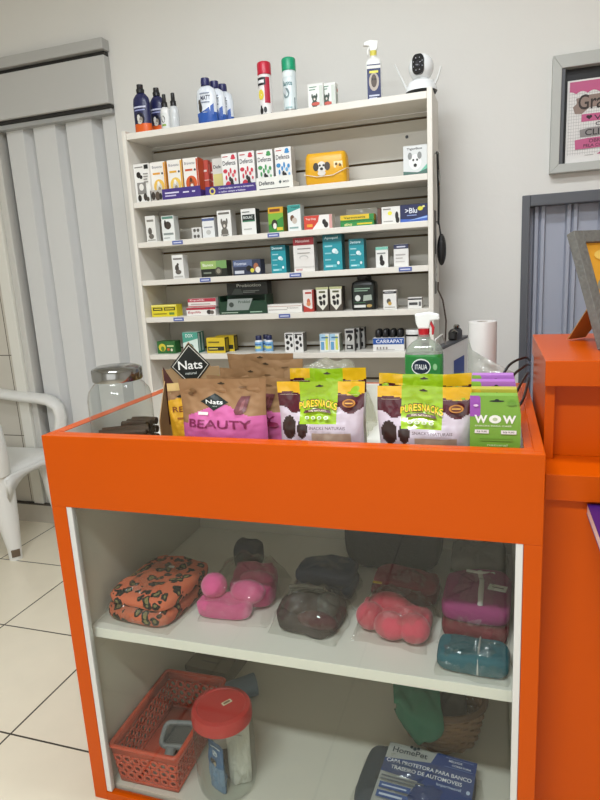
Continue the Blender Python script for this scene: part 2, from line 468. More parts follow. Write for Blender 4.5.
for i, (x, y) in enumerate(((-1.285, 2.345), (-1.245, 2.345))):
    t = bottle('pump_bottle', ('small white pump bottle with black nozzle and printed label beside navy shampoo', 'small plain clear pump bottle with black nozzle on the shelf top')[i], x, y, Z0,
           [(.019, 0), (.02, .004), (.02, .075), (.017, .088), (.011, .094)], M('e9e9e6', .3) if i == 0 else M('cfd2d2', .15), [(.012, .094), (.012, .112), (.008, .116), (.0075, .142), (.004, .144)], M('161616', .4), .9,
           ([('r', .2, .15, .8, .75, 'dfe0dc'), ('d', .45, .5, .18, .14, '2b2b2b'), ('r', .3, .22, .7, .3, '8cab4a')] if i == 0 else None), 'small pump bottles')
for i, (x, y) in enumerate(((-1.083, 2.315), (-1.068, 2.365), (-1.056, 2.415))):
    h = .166
    bottle('lotion_bottle', ('front white bottle with blue wave and navy cap on the shelf top', 'middle white bottle with navy cap in the row on the shelf top', 'rearmost white bottle with navy cap in the row on the shelf top')[i], x, y, Z0,
           [(.038, 0), (.041, .006), (.041, .04), (.042, .10), (.036, .125), (.02, .137), (.014, .140)], [M('2c58a8', .3), M('2c58a8', .3), M('dfe4ea', .3), M('dfe4ea', .3), M('dfe4ea', .3), M('dfe4ea', .3)],
           [(.017, .139), (.018, .152), (.016, h)], M('25265a', .35), .55,
           [('t', 'MATT', .34, .60, .78, .72, '1d2440'), ('r', .3, .76, .75, .79, '9098a8'), ('r', .36, .53, .74, .56, '8a93a5'), ('d', .30, .42, .09, .13, '3a3530'), ('d', .28, .55, .07, .08, '4d463e'), ('p', [(.08, .28), (.5, .34), (.92, .5), (.92, .2), (.08, .2)], '2c58a8')], 'white lotion bottles with navy caps')
def spraycan(label, x, y, body, capc, deco):
    bottle('aerosol_can', label, x, y, Z0, [(.024, 0), (.026, .003), (.026, .012), (.026, .142), (.022, .15)], [M('b9b9b6', .25, .8), M('b9b9b6', .25, .8), M(body, .3), M(body, .3)],
           [(.0262, .147), (.0262, .186), (.024, .19), (.02, .192)], M(capc, .35), 1., deco, None, 'spray can')
spraycan('white and red aerosol can with a tall red cap on the shelf top', -.843, 2.33, 'e6e1de', 'c01f38',
         [('r', .05, .05, .95, .25, 'e8e6e2'), ('r', .6, .3, .97, .9, 'b3233c'), ('r', .08, .72, .7, .9, '1c1c22'), ('r', .14, .77, .6, .84, 'e8e8e8'), ('d', .35, .5, .2, .12, 'e8d24a'), ('d', .35, .12, .12, .08, '17171a'), ('d', .6, .14, .10, .07, '17171a'), ('d', .35, .20, .06, .05, '17171a')])
spraycan('white and teal aerosol can with a green cap on the shelf top', -.745, 2.33, 'd8e3e4', '179a6e',
         [('r', .1, .82, .85, .93, 'e6efee'), ('t', 'Sanitis', .15, .62, .8, .73, '1f6a6e'), ('d', .38, .45, .22, .12, '7d8f92'), ('d', .3, .5, .1, .08, 'c9cfd2'), ('p', [(.1, .05), (.95, .35), (.95, .05)], '17424a'), ('r', .3, .1, .75, .13, 'a9c5c6')])
for i, (x, y) in enumerate(((-.640, 2.31), (-.598, 2.325))):
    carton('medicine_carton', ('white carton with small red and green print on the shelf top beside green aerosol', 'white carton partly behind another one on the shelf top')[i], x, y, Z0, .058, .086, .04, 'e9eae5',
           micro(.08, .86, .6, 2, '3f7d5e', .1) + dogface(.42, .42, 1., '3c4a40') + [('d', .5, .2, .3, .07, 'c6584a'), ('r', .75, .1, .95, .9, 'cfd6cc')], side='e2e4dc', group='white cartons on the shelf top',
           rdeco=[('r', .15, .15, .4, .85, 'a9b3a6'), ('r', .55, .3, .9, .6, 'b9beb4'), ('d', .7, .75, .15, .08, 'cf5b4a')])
# trigger spray bottle
t = thing('trigger_spray_bottle', 'slim white trigger spray bottle with navy label on the shelf top', 'spray bottle', (-.427, 2.335, Z0 + .0005), R_(10))
b = MB()
def rr(w, d, r, n=5):
    o = []
    for cx, cy, a0 in ((w / 2 - r, d / 2 - r, 0), (-w / 2 + r, d / 2 - r, 90), (-w / 2 + r, -d / 2 + r, 180), (w / 2 - r, -d / 2 + r, 270)):
        for k in range(n + 1): a = R_(a0 + 90 * k / n); o.append((cx + r * cos(a), cy + r * sin(a)))
    return o
def rrloft(b, secs, m):
    """secs [(w, d, r, z)] rounded-rectangle sections"""
    vs = []; fs = []; n = 24
    for w, d, r, z in secs: vs += [(x, y, z) for x, y in rr(w, d, r)]
    for j in range(len(secs) - 1):
        for k in range(n): fs.append((j * n + k, j * n + (k + 1) % n, (j + 1) * n + (k + 1) % n, (j + 1) * n + k))
    fs.append(tuple(range(n))[::-1]); fs.append(tuple((len(secs) - 1) * n + k for k in range(n)))
    b.add(vs, fs, m)
rrloft(b, [(.054, .034, .01, 0), (.056, .036, .01, .004), (.056, .036, .01, .132), (.04, .03, .01, .142), (.022, .022, .01, .147), (.022, .022, .01, .158)], M('e6e6e2', .3))
b.build('body', t, smooth=40)
b = MB()
b.deco([('r', .04, .02, .96, .93, '1f2a5c'), ('r', .04, .82, .96, .90, 'e8e6df'), ('d', .5, .48, .34, .24, 'b9aea2'), ('d', .5, .5, .2, .17, '54473c'), ('d', .42, .54, .05, .03, '15120f'), ('d', .58, .54, .05, .03, '15120f'), ('r', .2, .7, .8, .76, 'e7e05a'), ('r', .15, .1, .85, .14, 'cfd3e6'), ('r', .15, .04, .7, .07, 'cfd3e6')],
       lambda u, v, k: (-.026 + .052 * u, -.0185 - k * .0003, .003 + .128 * v)); b.build('label_print', t)
def trigger(t, z, s, hm, cm, lm, fx=1):
    T = Matrix.Translation((0, 0, 0)) if fx > 0 else Matrix.Rotation(pi, 4, 'Z')
    b = MB(); b.lathe([(.012 * s, z), (.013 * s, z + .018 * s)], cm, 16); b.build('collar', t, smooth=40)
    b = MB(); b.T = T; b.prism([(-.012 * s, z + .018 * s), (.012 * s, z + .018 * s), (.017 * s, z + .03 * s), (.02 * s, z + .052 * s), (-.012 * s, z + .056 * s), (-.034 * s, z + .05 * s), (-.036 * s, z + .038 * s), (-.016 * s, z + .036 * s)], -.009 * s, .009 * s, hm); b.build('spray_head', t, bevel=.003 * s)
    b = MB(); b.T = T; b.prism([(-.016 * s, z + .036 * s), (-.024 * s, z + .02 * s), (-.022 * s, z + .004 * s), (-.018 * s, z + .004 * s), (-.018 * s, z + .02 * s), (-.011 * s, z + .034 * s)], -.006 * s, .006 * s, lm); b.build('trigger_lever', t, bevel=.0015 * s)
trigger(t, .152, .95, M('eeeeea', .3), M('dfd35a', .35), M('eeeeea', .3))
# wifi security camera
t = thing('security_camera', 'white round pan and tilt security camera with two antennas on the shelf corner', 'camera', (-.262, 2.36, 1.9025), R_(-8))
cw = M('eef0f0', .25)
b = MB(); b.lathe([(.050, 0), (.056, .008), (.055, .018), (.050, .028)], [BLACK, cw, cw], 28); b.lathe([(.050, .028), (.044, .040), (.030, .047), (.024, .052)], cw, 28); b.build('base', t, smooth=35)
b = MB(); b.ball((0, 0, .088), .044, .044, .046, cw, 24, 14); b.build('head', t, smooth=180)
b = MB(); b.T = Matrix.Translation((0, -.028, .090)) @ Matrix.Rotation(pi / 2, 4, 'X')
b.prismz([(x * .8, y * 1.25) for x, y in rr(.052, .052, .018)], .0, .018, M('0d0d0f', .15)); b.build('face_plate', t, smooth=40, bevel=.002)
b = MB(); b.T = Matrix.Translation((0, -.0462, .090)) @ Matrix.Rotation(pi / 2, 4, 'X')
b.lathe([(.011, 0), (.012, .0015), (.008, .003), (.006, .002)], M('2a2a30', .1), 20)
for k in range(8): b.lathe([(.0016, .0005), (.0016, .0012)], M('b9b9c4', .3), 8, 1, .017 * cos(k * pi / 4 + .4), .021 * sin(k * pi / 4 + .4))
b.build('lens', t, smooth=40)
b = MB(); b.tube([(-.046, .005, .02), (-.056, .006, .03), (-.098, .008, .118)], [.004, .0045, .003], M('dcdcd8', .3), 8); b.build('antenna', t, smooth=60)
b = MB(); b.tube([(.046, .01, .03), (.056, .012, .05), (.066, .016, .085)], [.004, .0045, .003], M('dcdcd8', .3), 8); b.build('antenna', t, smooth=60)

# --- first shelf under the top
Z1 = SZ[1]
carton('flea_carton', 'black and white pet carton at the door end of the second shelf', -1.396, 2.30, Z1, .072, .152, .06, 'eeece6',
       [('r', .68, .86, .95, .97, '1d1d1d'), ('r', .08, .9, .6, .93, '8d8a84'), ('d', .3, .72, .14, .08, '2b2622'), ('d', .45, .66, .1, .05, '2b2622'), ('r', .15, .22, .72, .52, '8b8883'), ('d', .42, .40, .15, .09, 'e9e6e0'), ('d', .25, .12, .12, .09, '26221e'), ('d', .62, .14, .12, .10, '3a342e'), ('d', .78, .08, .1, .06, '4c453c')] + micro(.62, .72, .95, 4, '9b9892', .07))
for i, (x, c1, c2, c3, lb) in enumerate(((-1.327, 'e8a53a', 'efc258', 'd9d3c6', 'white and amber pet tablet carton standing next to the black and white one'), (-1.250, 'e8b03a', 'f0cb62', 'd5cfc4', 'white and yellow pet tablet carton in the middle of its row'), (-1.178, 'c9542f', 'd9602e', 'a85430', 'white carton with orange disc in front of red boxes'))):
    carton('tablet_carton', lb, x, 2.315, Z1 + .0016, .066, .153, .05, 'f0ece4',
           [('t', 'Bravecto', .1, .84, .8, .91, '8f8a92'), ('r', .12, .68, .62, .73, c1), ('d', .78, .7, .07, .03, '4a4a55'), ('d', .5, .37, .38, .19, c2), ('d', .5, .34, .2, .13, c3), ('d', .47, .45, .09, .06, 'f2eee6' if i < 2 else '5b3626'), ('d', .52, .30, .1, .06, '9a8a72' if i < 2 else 'efe6da'), ('r', .9, .12, 1., .97, c1), ('r', .15, .16, .7, .18, 'a39e98')],
           side=c1, group='white tablet cartons in the purple tray')
for k in range(3):
    carton('red_carton', ('red carton right behind the orange disc carton on the second shelf', 'middle one of the three red cartons on the second shelf', 'rear one of the three red cartons on the second shelf')[k], -1.158 + .017 * k, 2.37 + .028 * k, Z1, .062, .150 - .006 * k, .024, ('c4574a', 'b8493f', 'a8423a')[k], [('r', .0, .47, 1., .49, 'e8cfc6'), ('r', .1, .7, .9, .75, 'e5d5cc')], side=('c4574a', 'b8493f', 'a8423a')[k], rdeco=[('r', .0, .48, 1, .5, 'e8cfc6'), ('r', .2, .65, .8, .9, 'd98a7e')], group='red cartons on the second shelf')
def tray(label, x0, x1, y0, y1, z, hf, h2, col, deco):
    t = thing('display_tray', label, 'display tray', ((x0 + x1) / 2, (y0 + y1) / 2, z + .0004))
    w, d = x1 - x0, y1 - y0
    b = MB(); m = PR(col)
    b.box(-w / 2, w / 2, -d / 2, d / 2, 0, .0012, m); b.box(-w / 2, w / 2, d / 2 - .0014, d / 2, .0012, h2, m)
    for sx in (-1, 1): b.prismz([(sx * w / 2 - (.0014 if sx > 0 else 0), -d / 2), (sx * w / 2 + (.0014 if sx < 0 else 0), -d / 2), (sx * w / 2 + (.0014 if sx < 0 else 0), d / 2), (sx * w / 2 - (.0014 if sx > 0 else 0), d / 2)], .0012, h2, m)
    b.build('tray', t)
    f = MB(); f.box(-w / 2, w / 2, -d / 2 - .0016, -d / 2, 0, hf, m)
    f.deco(deco, lambda u, v, k: (-w / 2 + u * w, -d / 2 - .002 - k * .0003, v * hf)); f.build('front_lip', t)
    return t
tray('purple card tray holding the white tablet cartons', -1.3645, -1.135, 2.302, 2.372, Z1, .044, .03, '46347f', [('r', .0, .0, .24, 1., 'b9b3ac'), ('d', .06, .5, .04, .36, '3c342e'), ('d', .15, .45, .05, .42, '574b40'), ('d', .21, .4, .03, .3, '2b2622'), ('r', .3, .55, .58, .68, 'ddd8ee'), ('r', .3, .3, .52, .42, 'c9c2e2'), ('r', .66, .5, .78, .62, 'ddd8ee'), ('r', .84, .5, .9, .62, 'ddd8ee')])
tray('purple card tray with yellow badge under the red printed cartons', -1.118, -.9005, 2.312, 2.40, Z1, .036, .026, '43327c', [('d', .14, .5, .06, .38, 'e3d36a'), ('d', .14, .5, .035, .22, '43327c'), ('t', 'Contra pulgas, sarnas e carrapatos,', .27, .56, .97, .80, 'e9e6f4'), ('t', 'o melhor sempre e Defenza', .27, .2, .8, .44, 'e9e6f4')])
def defenza(x, c1, c2, lb, w=.066, h=.155, y=2.335):
    carton('flea_tablet_carton', lb, x, y, Z1 + .0016, w, h, .05, 'f0eeea',
           [('t', 'Defenza', .06, .72, .9, .83, '33343c'), ('d', .75, .92, .12, .05, c1), ('d', .75, .88, .16, .03, c1), ('r', .08, .92, .42, .94, 'c5423f'),
            ('d', .2, .58, .14, .05, c1), ('d', .42, .50, .06, .06, c1), ('d', .55, .58, .06, .07, c1), ('d', .7, .47, .08, .05, c2), ('d', .82, .55, .08, .05, c1), ('d', .25, .42, .06, .06, c1), ('d', .85, .36, .06, .04, c2), ('d', .35, .2, .2, .13, c1), ('d', .60, .30, .1, .1, '33302e'), ('d', .66, .17, .12, .11, '33302e'), ('d', .5, .38, .08, .06, '33302e'), ('r', .1, .05, .8, .07, 'a9a6a6')], side='d6d4d0', group='white flea tablet cartons')
defenza(-1.015, 'cf4050', 'dd6a72', 'white carton with red blobs and dark pet next to the yellow carton')
defenza(-.9415, 'cc3c4c', 'd85c66', 'white carton with red blobs standing next to the green blob carton')
defenza(-.865, '4a9a5a', '7cba84', 'white carton with green blobs and a dark pet', h=.152)
defenza(-.789, '3f8fc8', '6cb0e0', 'white carton with blue blobs and a dark pet', h=.154)
carton('yellow_carton', 'narrow grey and yellow carton half hidden behind the red blob cartons', -1.078, 2.36, Z1 + .0016, .05, .147, .035, 'd9d7d0', [('t', 'Defe', .1, .74, .75, .83, '3d3d44'), ('r', .05, .25, .9, .6, 'ded28a'), ('d', .45, .2, .3, .1, 'e5d93a'), ('r', .05, .05, .95, .22, 'e5d93a')])
tray('white card tray with black foot under the green and blue blob cartons', -.8995, -.748, 2.318, 2.40, Z1, .050, .03, 'e9e8e0', [('r', .0, .0, .02, .22, 'e9e8e0'), ('r', .08, .0, .9, .16, '1b1b1d'), ('t', 'Defenza', .08, .42, .5, .72, '33343c'), ('t', 'MSD', .74, .48, .9, .64, '6a6a70'), ('p', [(.62, .56), (.66, .7), (.7, .56), (.66, .42)], '4b5a5c')])
# pack of pet pads: a soft yellow pack held by a band
t = thing('pet_pad_pack', 'yellow plastic pack of pet pads with a spotted dog on it', 'pack', (-.617, 2.345, Z1 + .0005), R_(3))
b = MB()
secs = [(.150, .07, .012, 0), (.160, .086, .02, .012), (.162, .088, .024, .06), (.156, .082, .022, .10), (.146, .064, .014, .113), (.144, .06, .012, .115)]
rrloft(b, secs, M('e3a91c', .35, bump=.3, bscale=40)); b.build('pack_body', t, smooth=50)
b = MB()
def pf(u, v, k): return (-.078 + .156 * u, -.0446 - k * .0003 + (abs(u - .5) * 2) ** 4 * .004 + (0 if v > .2 else 0) + (max(0, v - .75)) * .03, .006 + .1 * v)
b.deco([('d', .42, .56, .12, .2, 'e6e2da'), ('d', .28, .58, .07, .15, '3b332c'), ('d', .56, .58, .07, .15, '4a4038'), ('d', .38, .62, .025, .04, '1a1613'), ('d', .47, .62, .025, .04, '1a1613'), ('d', .42, .5, .04, .05, '1a1613'), ('d', .38, .34, .03, .05, '2e2822'), ('d', .45, .3, .03, .05, '2e2822'), ('d', .42, .34, .10, .09, 'dcd6cc')], pf)
b.build('dog_picture', t)
b = MB(); b.deco([('r', .72, .50, .93, .72, 'f2e3b0'), ('d', .78, .62, .03, .05, '6e4c12'), ('d', .87, .58, .03, .05, '6e4c12')], pf); b.build('icon_patch', t)
b = MB(); b.tube([(-.081, -.02, .045), (-.080, -.0445, .04), (-.03, -.048, .028), (.03, -.048, .03), (.08, -.0445, .05), (.082, -.02, .055), (.0825, .02, .055)], .0022, M('f0ece0', .4), 6, flat=.0012); b.build('band', t, smooth=60)
carton('tick_carton', 'grey pet carton with a dog face alone at the end of the second shelf', -.281, 2.31, Z1, .085, .102, .06, 'dcdedc', [('t', 'TigerBox', .15, .84, .8, .93, '2c2c2c'), ('d', .5, .45, .26, .26, 'efefec'), ('d', .28, .66, .09, .12, '8a8c8a'), ('d', .68, .66, .09, .12, '8a8c8a'), ('d', .42, .52, .04, .04, '222222'), ('d', .58, .52, .04, .04, '222222'), ('d', .5, .34, .07, .06, '222222'), ('p', [(0, .0), (1, .0), (1, .2), (.6, .1), (0, .16)], '4a6e62'), ('p', [(.7, .12), (1, .2), (1, .36)], '74c0a4'), ('r', .02, 0, .98, .05, '3b3f3e')], side='9fa5a3')

# --- third shelf
Z2 = SZ[2]
carton('slim_carton', 'slim white carton with grey pet print nearest the folding door on the third shelf', -1.382, 2.305, Z2, .046, .106, .035, 'e9e7e0', [('r', .15, .78, .85, .86, '8b887f'), ('d', .4, .42, .2, .14, '5a554e'), ('d', .5, .22, .26, .10, '6c675f'), ('r', .1, .06, .9, .1, 'a8a49a')])
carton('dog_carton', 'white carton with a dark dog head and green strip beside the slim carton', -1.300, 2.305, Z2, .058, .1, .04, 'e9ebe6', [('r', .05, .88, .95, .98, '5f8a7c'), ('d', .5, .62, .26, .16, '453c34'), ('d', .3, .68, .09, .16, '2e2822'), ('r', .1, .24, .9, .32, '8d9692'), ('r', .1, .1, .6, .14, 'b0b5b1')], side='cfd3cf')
for k in range(2):
    carton('tiny_carton', ('upper tiny grey carton of two stacked on the third shelf', 'lower tiny grey carton of two stacked on the third shelf')[1 - k], -1.183, 2.33, Z2 + .0235 * k, .045, .023, .03, 'dad8d3', [('d', .3, .5, .14, .3, '5e5a55'), ('d', .65, .5, .14, .3, '5e5a55')], group='tiny stacked cartons')
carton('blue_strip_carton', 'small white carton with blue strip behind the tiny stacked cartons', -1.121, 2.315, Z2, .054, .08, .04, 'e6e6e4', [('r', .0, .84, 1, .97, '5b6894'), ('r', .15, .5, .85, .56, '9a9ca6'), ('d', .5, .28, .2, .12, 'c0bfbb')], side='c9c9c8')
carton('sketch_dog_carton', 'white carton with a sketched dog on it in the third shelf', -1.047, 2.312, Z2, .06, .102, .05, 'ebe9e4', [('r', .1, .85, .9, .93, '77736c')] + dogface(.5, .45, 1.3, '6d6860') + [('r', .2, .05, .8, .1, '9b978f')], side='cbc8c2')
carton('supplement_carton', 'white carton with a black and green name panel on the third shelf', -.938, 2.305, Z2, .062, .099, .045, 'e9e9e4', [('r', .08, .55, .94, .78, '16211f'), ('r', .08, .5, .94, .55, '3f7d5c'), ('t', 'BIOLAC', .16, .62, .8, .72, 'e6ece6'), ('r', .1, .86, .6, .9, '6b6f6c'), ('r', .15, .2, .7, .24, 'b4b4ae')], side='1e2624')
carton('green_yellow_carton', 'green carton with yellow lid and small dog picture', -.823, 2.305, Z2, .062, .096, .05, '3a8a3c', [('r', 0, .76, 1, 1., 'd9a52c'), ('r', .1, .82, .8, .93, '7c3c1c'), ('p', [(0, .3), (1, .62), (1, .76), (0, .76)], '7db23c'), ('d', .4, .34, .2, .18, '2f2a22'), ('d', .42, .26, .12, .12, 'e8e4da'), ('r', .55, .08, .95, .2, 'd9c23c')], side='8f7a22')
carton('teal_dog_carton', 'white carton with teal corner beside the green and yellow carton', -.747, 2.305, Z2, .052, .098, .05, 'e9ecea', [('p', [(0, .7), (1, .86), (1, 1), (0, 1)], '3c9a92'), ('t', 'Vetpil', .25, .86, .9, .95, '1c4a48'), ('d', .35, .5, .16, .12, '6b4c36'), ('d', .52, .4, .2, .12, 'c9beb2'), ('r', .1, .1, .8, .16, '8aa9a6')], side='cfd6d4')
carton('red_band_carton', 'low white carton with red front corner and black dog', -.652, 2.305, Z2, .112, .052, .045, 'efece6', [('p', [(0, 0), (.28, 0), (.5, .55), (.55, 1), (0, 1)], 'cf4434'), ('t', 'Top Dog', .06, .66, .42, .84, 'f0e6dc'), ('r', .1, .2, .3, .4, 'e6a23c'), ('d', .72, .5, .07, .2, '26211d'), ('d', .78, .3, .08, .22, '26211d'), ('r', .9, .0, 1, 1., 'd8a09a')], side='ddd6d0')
carton('yellow_green_carton', 'green based low carton under a yellow one on the third shelf', -.50, 2.305, Z2, .128, .019, .05, '2f8a42', [('t', 'ativo', .12, .2, .35, .75, 'f0e6a0'), ('r', .5, .3, .95, .6, 'd9c52c')])
carton('yellow_green_carton', 'yellow low carton with green edge on top of a green one', -.50, 2.307, Z2 + .0205, .128, .022, .046, 'e3c12c', [('r', 0, .0, 1, .2, '2f8a42'), ('t', 'Vermicanis', .1, .4, .75, .75, '3f5a1c'), ('r', .86, .2, 1., 1, '2f8a42')])

b = MB(); b.box(-.06, .06, -.03, .03, 0, .068, FILM2); b.box(-.05, .05, -.02, .02, .004, .05, M('8d8c88', .5)); tag(b.build('clear_blister_box', loc=(-.493, 2.39, Z2 + .0005)), 'grey clear plastic box behind the yellow and green cartons', 'box')
carton('black_cat_carton', 'white carton with yellow dot and black cat beside the navy box', -.372, 2.305, Z2, .068, .06, .05, 'e8e6e0', [('d', .45, .62, .12, .12, 'e8e04a'), ('d', .82, .45, .09, .25, '1d1a18'), ('d', .86, .2, .1, .2, '1d1a18'), ('r', .1, .12, .6, .17, 'a09c96'), ('r', .08, .84, .5, .9, '8c8882')], side='2a2623')
carton('brown_carton', 'thin brown carton leaning behind the black cat carton', -.417, 2.315, Z2, .012, .058, .06, '6a4a3c', [])
carton('navy_carton', 'navy blue carton with white and yellow lettering at the wall end of the third shelf', -.288, 2.305, Z2, .098, .062, .05, '1c2350', [('t', '>Blu', .18, .5, .62, .8, 'e8ecf4'), ('d', .74, .74, .1, .12, 'd9d23c'), ('d', .86, .84, .05, .06, 'e9e39a'), ('r', .25, .36, .6, .41, '8fa0d4'), ('p', [(0, 0), (1, 0), (1, .34), (.5, .16), (0, .2)], '3d62b8'), ('p', [(.3, .1), (1, .2), (1, .3)], '9ab8e8')])

# --- fourth shelf
Z3 = SZ[3]
carton('thin_white_carton', 'thin white carton with grey pet at the door end of the fourth shelf', -1.271, 2.305, Z3, .052, .097, .04, 'eae9e4', [('r', .1, .8, .9, .87, '77736e'), ('d', .4, .45, .18, .14, '4e4842'), ('d', .5, .28, .26, .1, '6a645c'), ('d', .5, .6, .1, .06, '4e4842'), ('r', .1, .05, .9, .12, 'c5c2bc')])
carton('dark_green_carton', 'wide black carton with light green band on the fourth shelf', -1.107, 2.305, Z3, .117, .064, .05, '23261f', [('r', .0, .5, 1, 1, '9cb86a'), ('r', .6, .5, 1, 1, '77a060'), ('t', 'Banex', .08, .66, .5, .84, 'e9f0dc'), ('d', .68, .34, .14, .26, '4a463c'), ('d', .68, .34, .08, .16, '8d8878'), ('r', .1, .2, .4, .3, '808878')])
carton('pet_photo_carton', 'wide dark blue carton with dog and cat on the fourth shelf', -.960, 2.305, Z3, .12, .06, .05, '30364c', [('r', .0, .55, .7, 1., '5a6688'), ('t', 'Frontmax', .06, .66, .5, .86, 'd9deea'), ('d', .58, .42, .1, .2, '141414'), ('d', .84, .5, .09, .26, 'a8694a'), ('d', .9, .3, .09, .2, 'e4ddd4'), ('d', .7, .28, .07, .14, 'd6cf4a'), ('r', .06, .1, .4, .3, 'c9ccd4')])
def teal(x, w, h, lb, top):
    carton('teal_carton', lb, x, 2.305, Z3, w, h, .05, '1f94a0', [('r', 0, .8, 1, 1, top), ('t', 'Apoquel' if w > .07 else 'Dermovet', .1, .86, .8, .95, 'd9eef0'), ('r', .1, .66, .5, .70, 'a4d6da'), ('d', .62, .54, .14, .07, 'e4f2f2'), ('d', .72, .5, .10, .05, 'bfe2e4'), ('r', .1, .46, .45, .5, '8ccad0'), ('r', .1, .28, .42, .32, '8ccad0'), ('r', .1, .08, .7, .16, '6cc4cc'), ('r', .14, .1, .5, .13, 'd9eef0'), ('d', .8, .2, .07, .05, 'e4f2f2')], side='14707a', group='teal cartons on the fourth shelf')
teal(-.822, .062, .107, 'shortest teal carton, just beside the red topped white one', '136a74')
carton('red_top_carton', 'tall white carton with a dark red top between two teal ones', -.716, 2.305, Z3, .084, .13, .05, 'e6e2dc', [('r', 0, .78, 1, 1, 'a8343c'), ('t', 'Meloxivet', .12, .86, .8, .94, 'f0dcd8'), ('r', .2, .66, .85, .69, '8f8a86'), ('d', .5, .42, .22, .07, 'c9c6c0'), ('d', .5, .40, .18, .05, 'e6e2dc'), ('r', 0, .12, 1, .16, 'd6d2cc'), ('t', 'oral', .1, .04, .4, .1, 'c4454a'), ('r', .2, .54, .8, .56, '9a9690')], side='c4beb8')
teal(-.60, .075, .133, 'tallest teal carton, in the middle of the fourth shelf', '166e78')
teal(-.506, .058, .110, 'narrow teal carton between the tallest teal one and small white ones', '17727c')
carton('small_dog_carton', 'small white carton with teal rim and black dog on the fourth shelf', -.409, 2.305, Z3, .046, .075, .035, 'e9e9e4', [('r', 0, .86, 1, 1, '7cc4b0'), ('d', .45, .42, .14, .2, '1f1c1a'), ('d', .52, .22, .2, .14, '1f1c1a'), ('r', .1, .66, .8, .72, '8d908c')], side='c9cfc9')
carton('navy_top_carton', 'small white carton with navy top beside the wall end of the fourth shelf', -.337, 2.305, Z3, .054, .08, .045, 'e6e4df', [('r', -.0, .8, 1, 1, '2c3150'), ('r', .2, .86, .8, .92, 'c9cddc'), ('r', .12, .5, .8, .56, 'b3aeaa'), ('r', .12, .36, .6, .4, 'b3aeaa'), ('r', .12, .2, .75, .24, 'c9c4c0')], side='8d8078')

# --- fifth shelf
Z4 = SZ[4]
carton('yellow_black_carton', 'low yellow carton with black name blocks at the door end of the fifth shelf', -1.358, 2.305, Z4, .122, .05, .05, 'e3d22c', [('r', .06, .52, .44, .78, '2a2a16'), ('r', .5, .52, .94, .78, '2a2a16'), ('r', .1, .6, .4, .7, 'd9c93c'), ('r', .54, .6, .9, .7, 'd9c93c'), ('r', .06, .2, .6, .28, '8a7a1c'), ('r', .7, .15, .9, .35, '6a8a3c'), ('r', 0, .86, 1, 1, 'f0e67a')])
carton('red_white_carton', 'white carton with red name at the bottom of a stack of two', -1.183, 2.305, Z4, .136, .033, .05, 'ece8e2', [('r', 0, .72, 1, 1, 'b03040'), ('t', 'Equilib', .06, .2, .5, .55, 'b03040'), ('d', .78, .4, .08, .28, '3a3430'), ('d', .88, .36, .07, .24, '6a6058')], group='stacked red and white cartons')
carton('red_white_carton', 'red and white carton lying on top of a stack of two', -1.176, 2.307, Z4 + .0345, .13, .036, .046, 'e9e2dc', [('r', 0, .6, 1, 1, 'b5384a'), ('t', 'Equilib', .08, .68, .6, .92, 'f0dcdc'), ('r', .0, .05, 1, .15, 'c45a62'), ('r', .1, .3, .8, .4, 'b9a8a4')], group='stacked red and white cartons')
t = thing('green_display_box', 'long dark green display carton with grey label on the fifth shelf', 'box', (-.991, 2.345, Z4 + .0005))
b = MB(); b.box(-.107, .107, -.04, .04, 0, .052, PR('173a26')); b.box(-.107, .107, .03, .04, .052, .076, PR('173a26')); b.box(.1, .107, -.04, .03, .052, .076, PR('12301f')); b.box(-.107, -.1, -.04, .03, .052, .076, PR('12301f'))
b.deco([('p', [(.16, .3), (.62, .3), (.72, 1.2), (.2, 1.2)], '8f9792'), ('t', 'Probiol', .42, .85, .66, 1.05, '2c4a38'), ('d', .27, .75, .05, .2, '3c443e'), ('r', .05, .1, .4, .16, 'b9c9b4'), ('r', .65, .1, .9, .18, '9ab8a0')], lambda u, v, k: (-.107 + .214 * u, -.0405 - k * .0003, v * .052)); b.build('box_body', t)
carton('black_probiotic_carton', 'black carton with grey lettering resting on the long green display carton', -.975, 2.326, Z4 + .0765, .18, .049, .05, '1b1e1c', [('t', 'Probiotico', .25, .66, .85, .9, 'c9cdc6'), ('p', [(.1, .05), (.4, .05), (.35, .5), (.2, .55)], '3d443e'), ('r', .4, .3, .8, .35, '7e847c'), ('r', .4, .18, .7, .23, '7e847c')])
carton('long_white_carton', 'long low white carton beside the green display carton', -.816, 2.313, Z4, .158, .033, .05, 'e9e6df', [('r', .02, .72, .98, .8, 'c9a9a0'), ('r', .1, .3, .6, .4, 'b5aeaa'), ('t', 'Premium', .6, .45, .9, .62, '9a8f8a')])
carton('small_red_carton', 'small white and red carton next to two shield cartons', -.706, 2.305, Z4, .044, .086, .035, 'e9dfd8', [('p', [(0, 0), (1, 0), (1, .2), (.7, .12), (0, .3)], 'b53a30'), ('r', .2, .82, .8, .9, 'b53a30'), ('d', .5, .45, .16, .16, 'c96a4c'), ('d', .5, .36, .2, .1, 'd98a5c'), ('r', .85, 0, 1, 1, 'a03028')], side='a8362e')
for i, x in enumerate((-.649, -.594)):
    carton('shield_carton', ('dark carton with a white shield and pet print next to the small red carton', 'dark carton with a white shield and pet print next to the tall black carton')[i], x, 2.305, Z4, .051, .094, .05, '4b4238', [('p', [(.06, .9), (.94, .9), (.92, .3), (.5, .04), (.08, .3)], 'e9e6da'), ('r', .0, .9, 1, 1, 'b7b98a'), ('r', .25, .76, .75, .84, '5a5a3c'), ('d', .34, .56, .14, .08, '1d1a17'), ('d', .66, .62, .14, .08, '1d1a17'), ('d', .4, .34, .12, .1, '1d1a17'), ('d', .64, .36, .1, .12, '1d1a17'), ('d', .3, .4, .05, .05, '1d1a17')], side='3a332c', group='shield cartons')
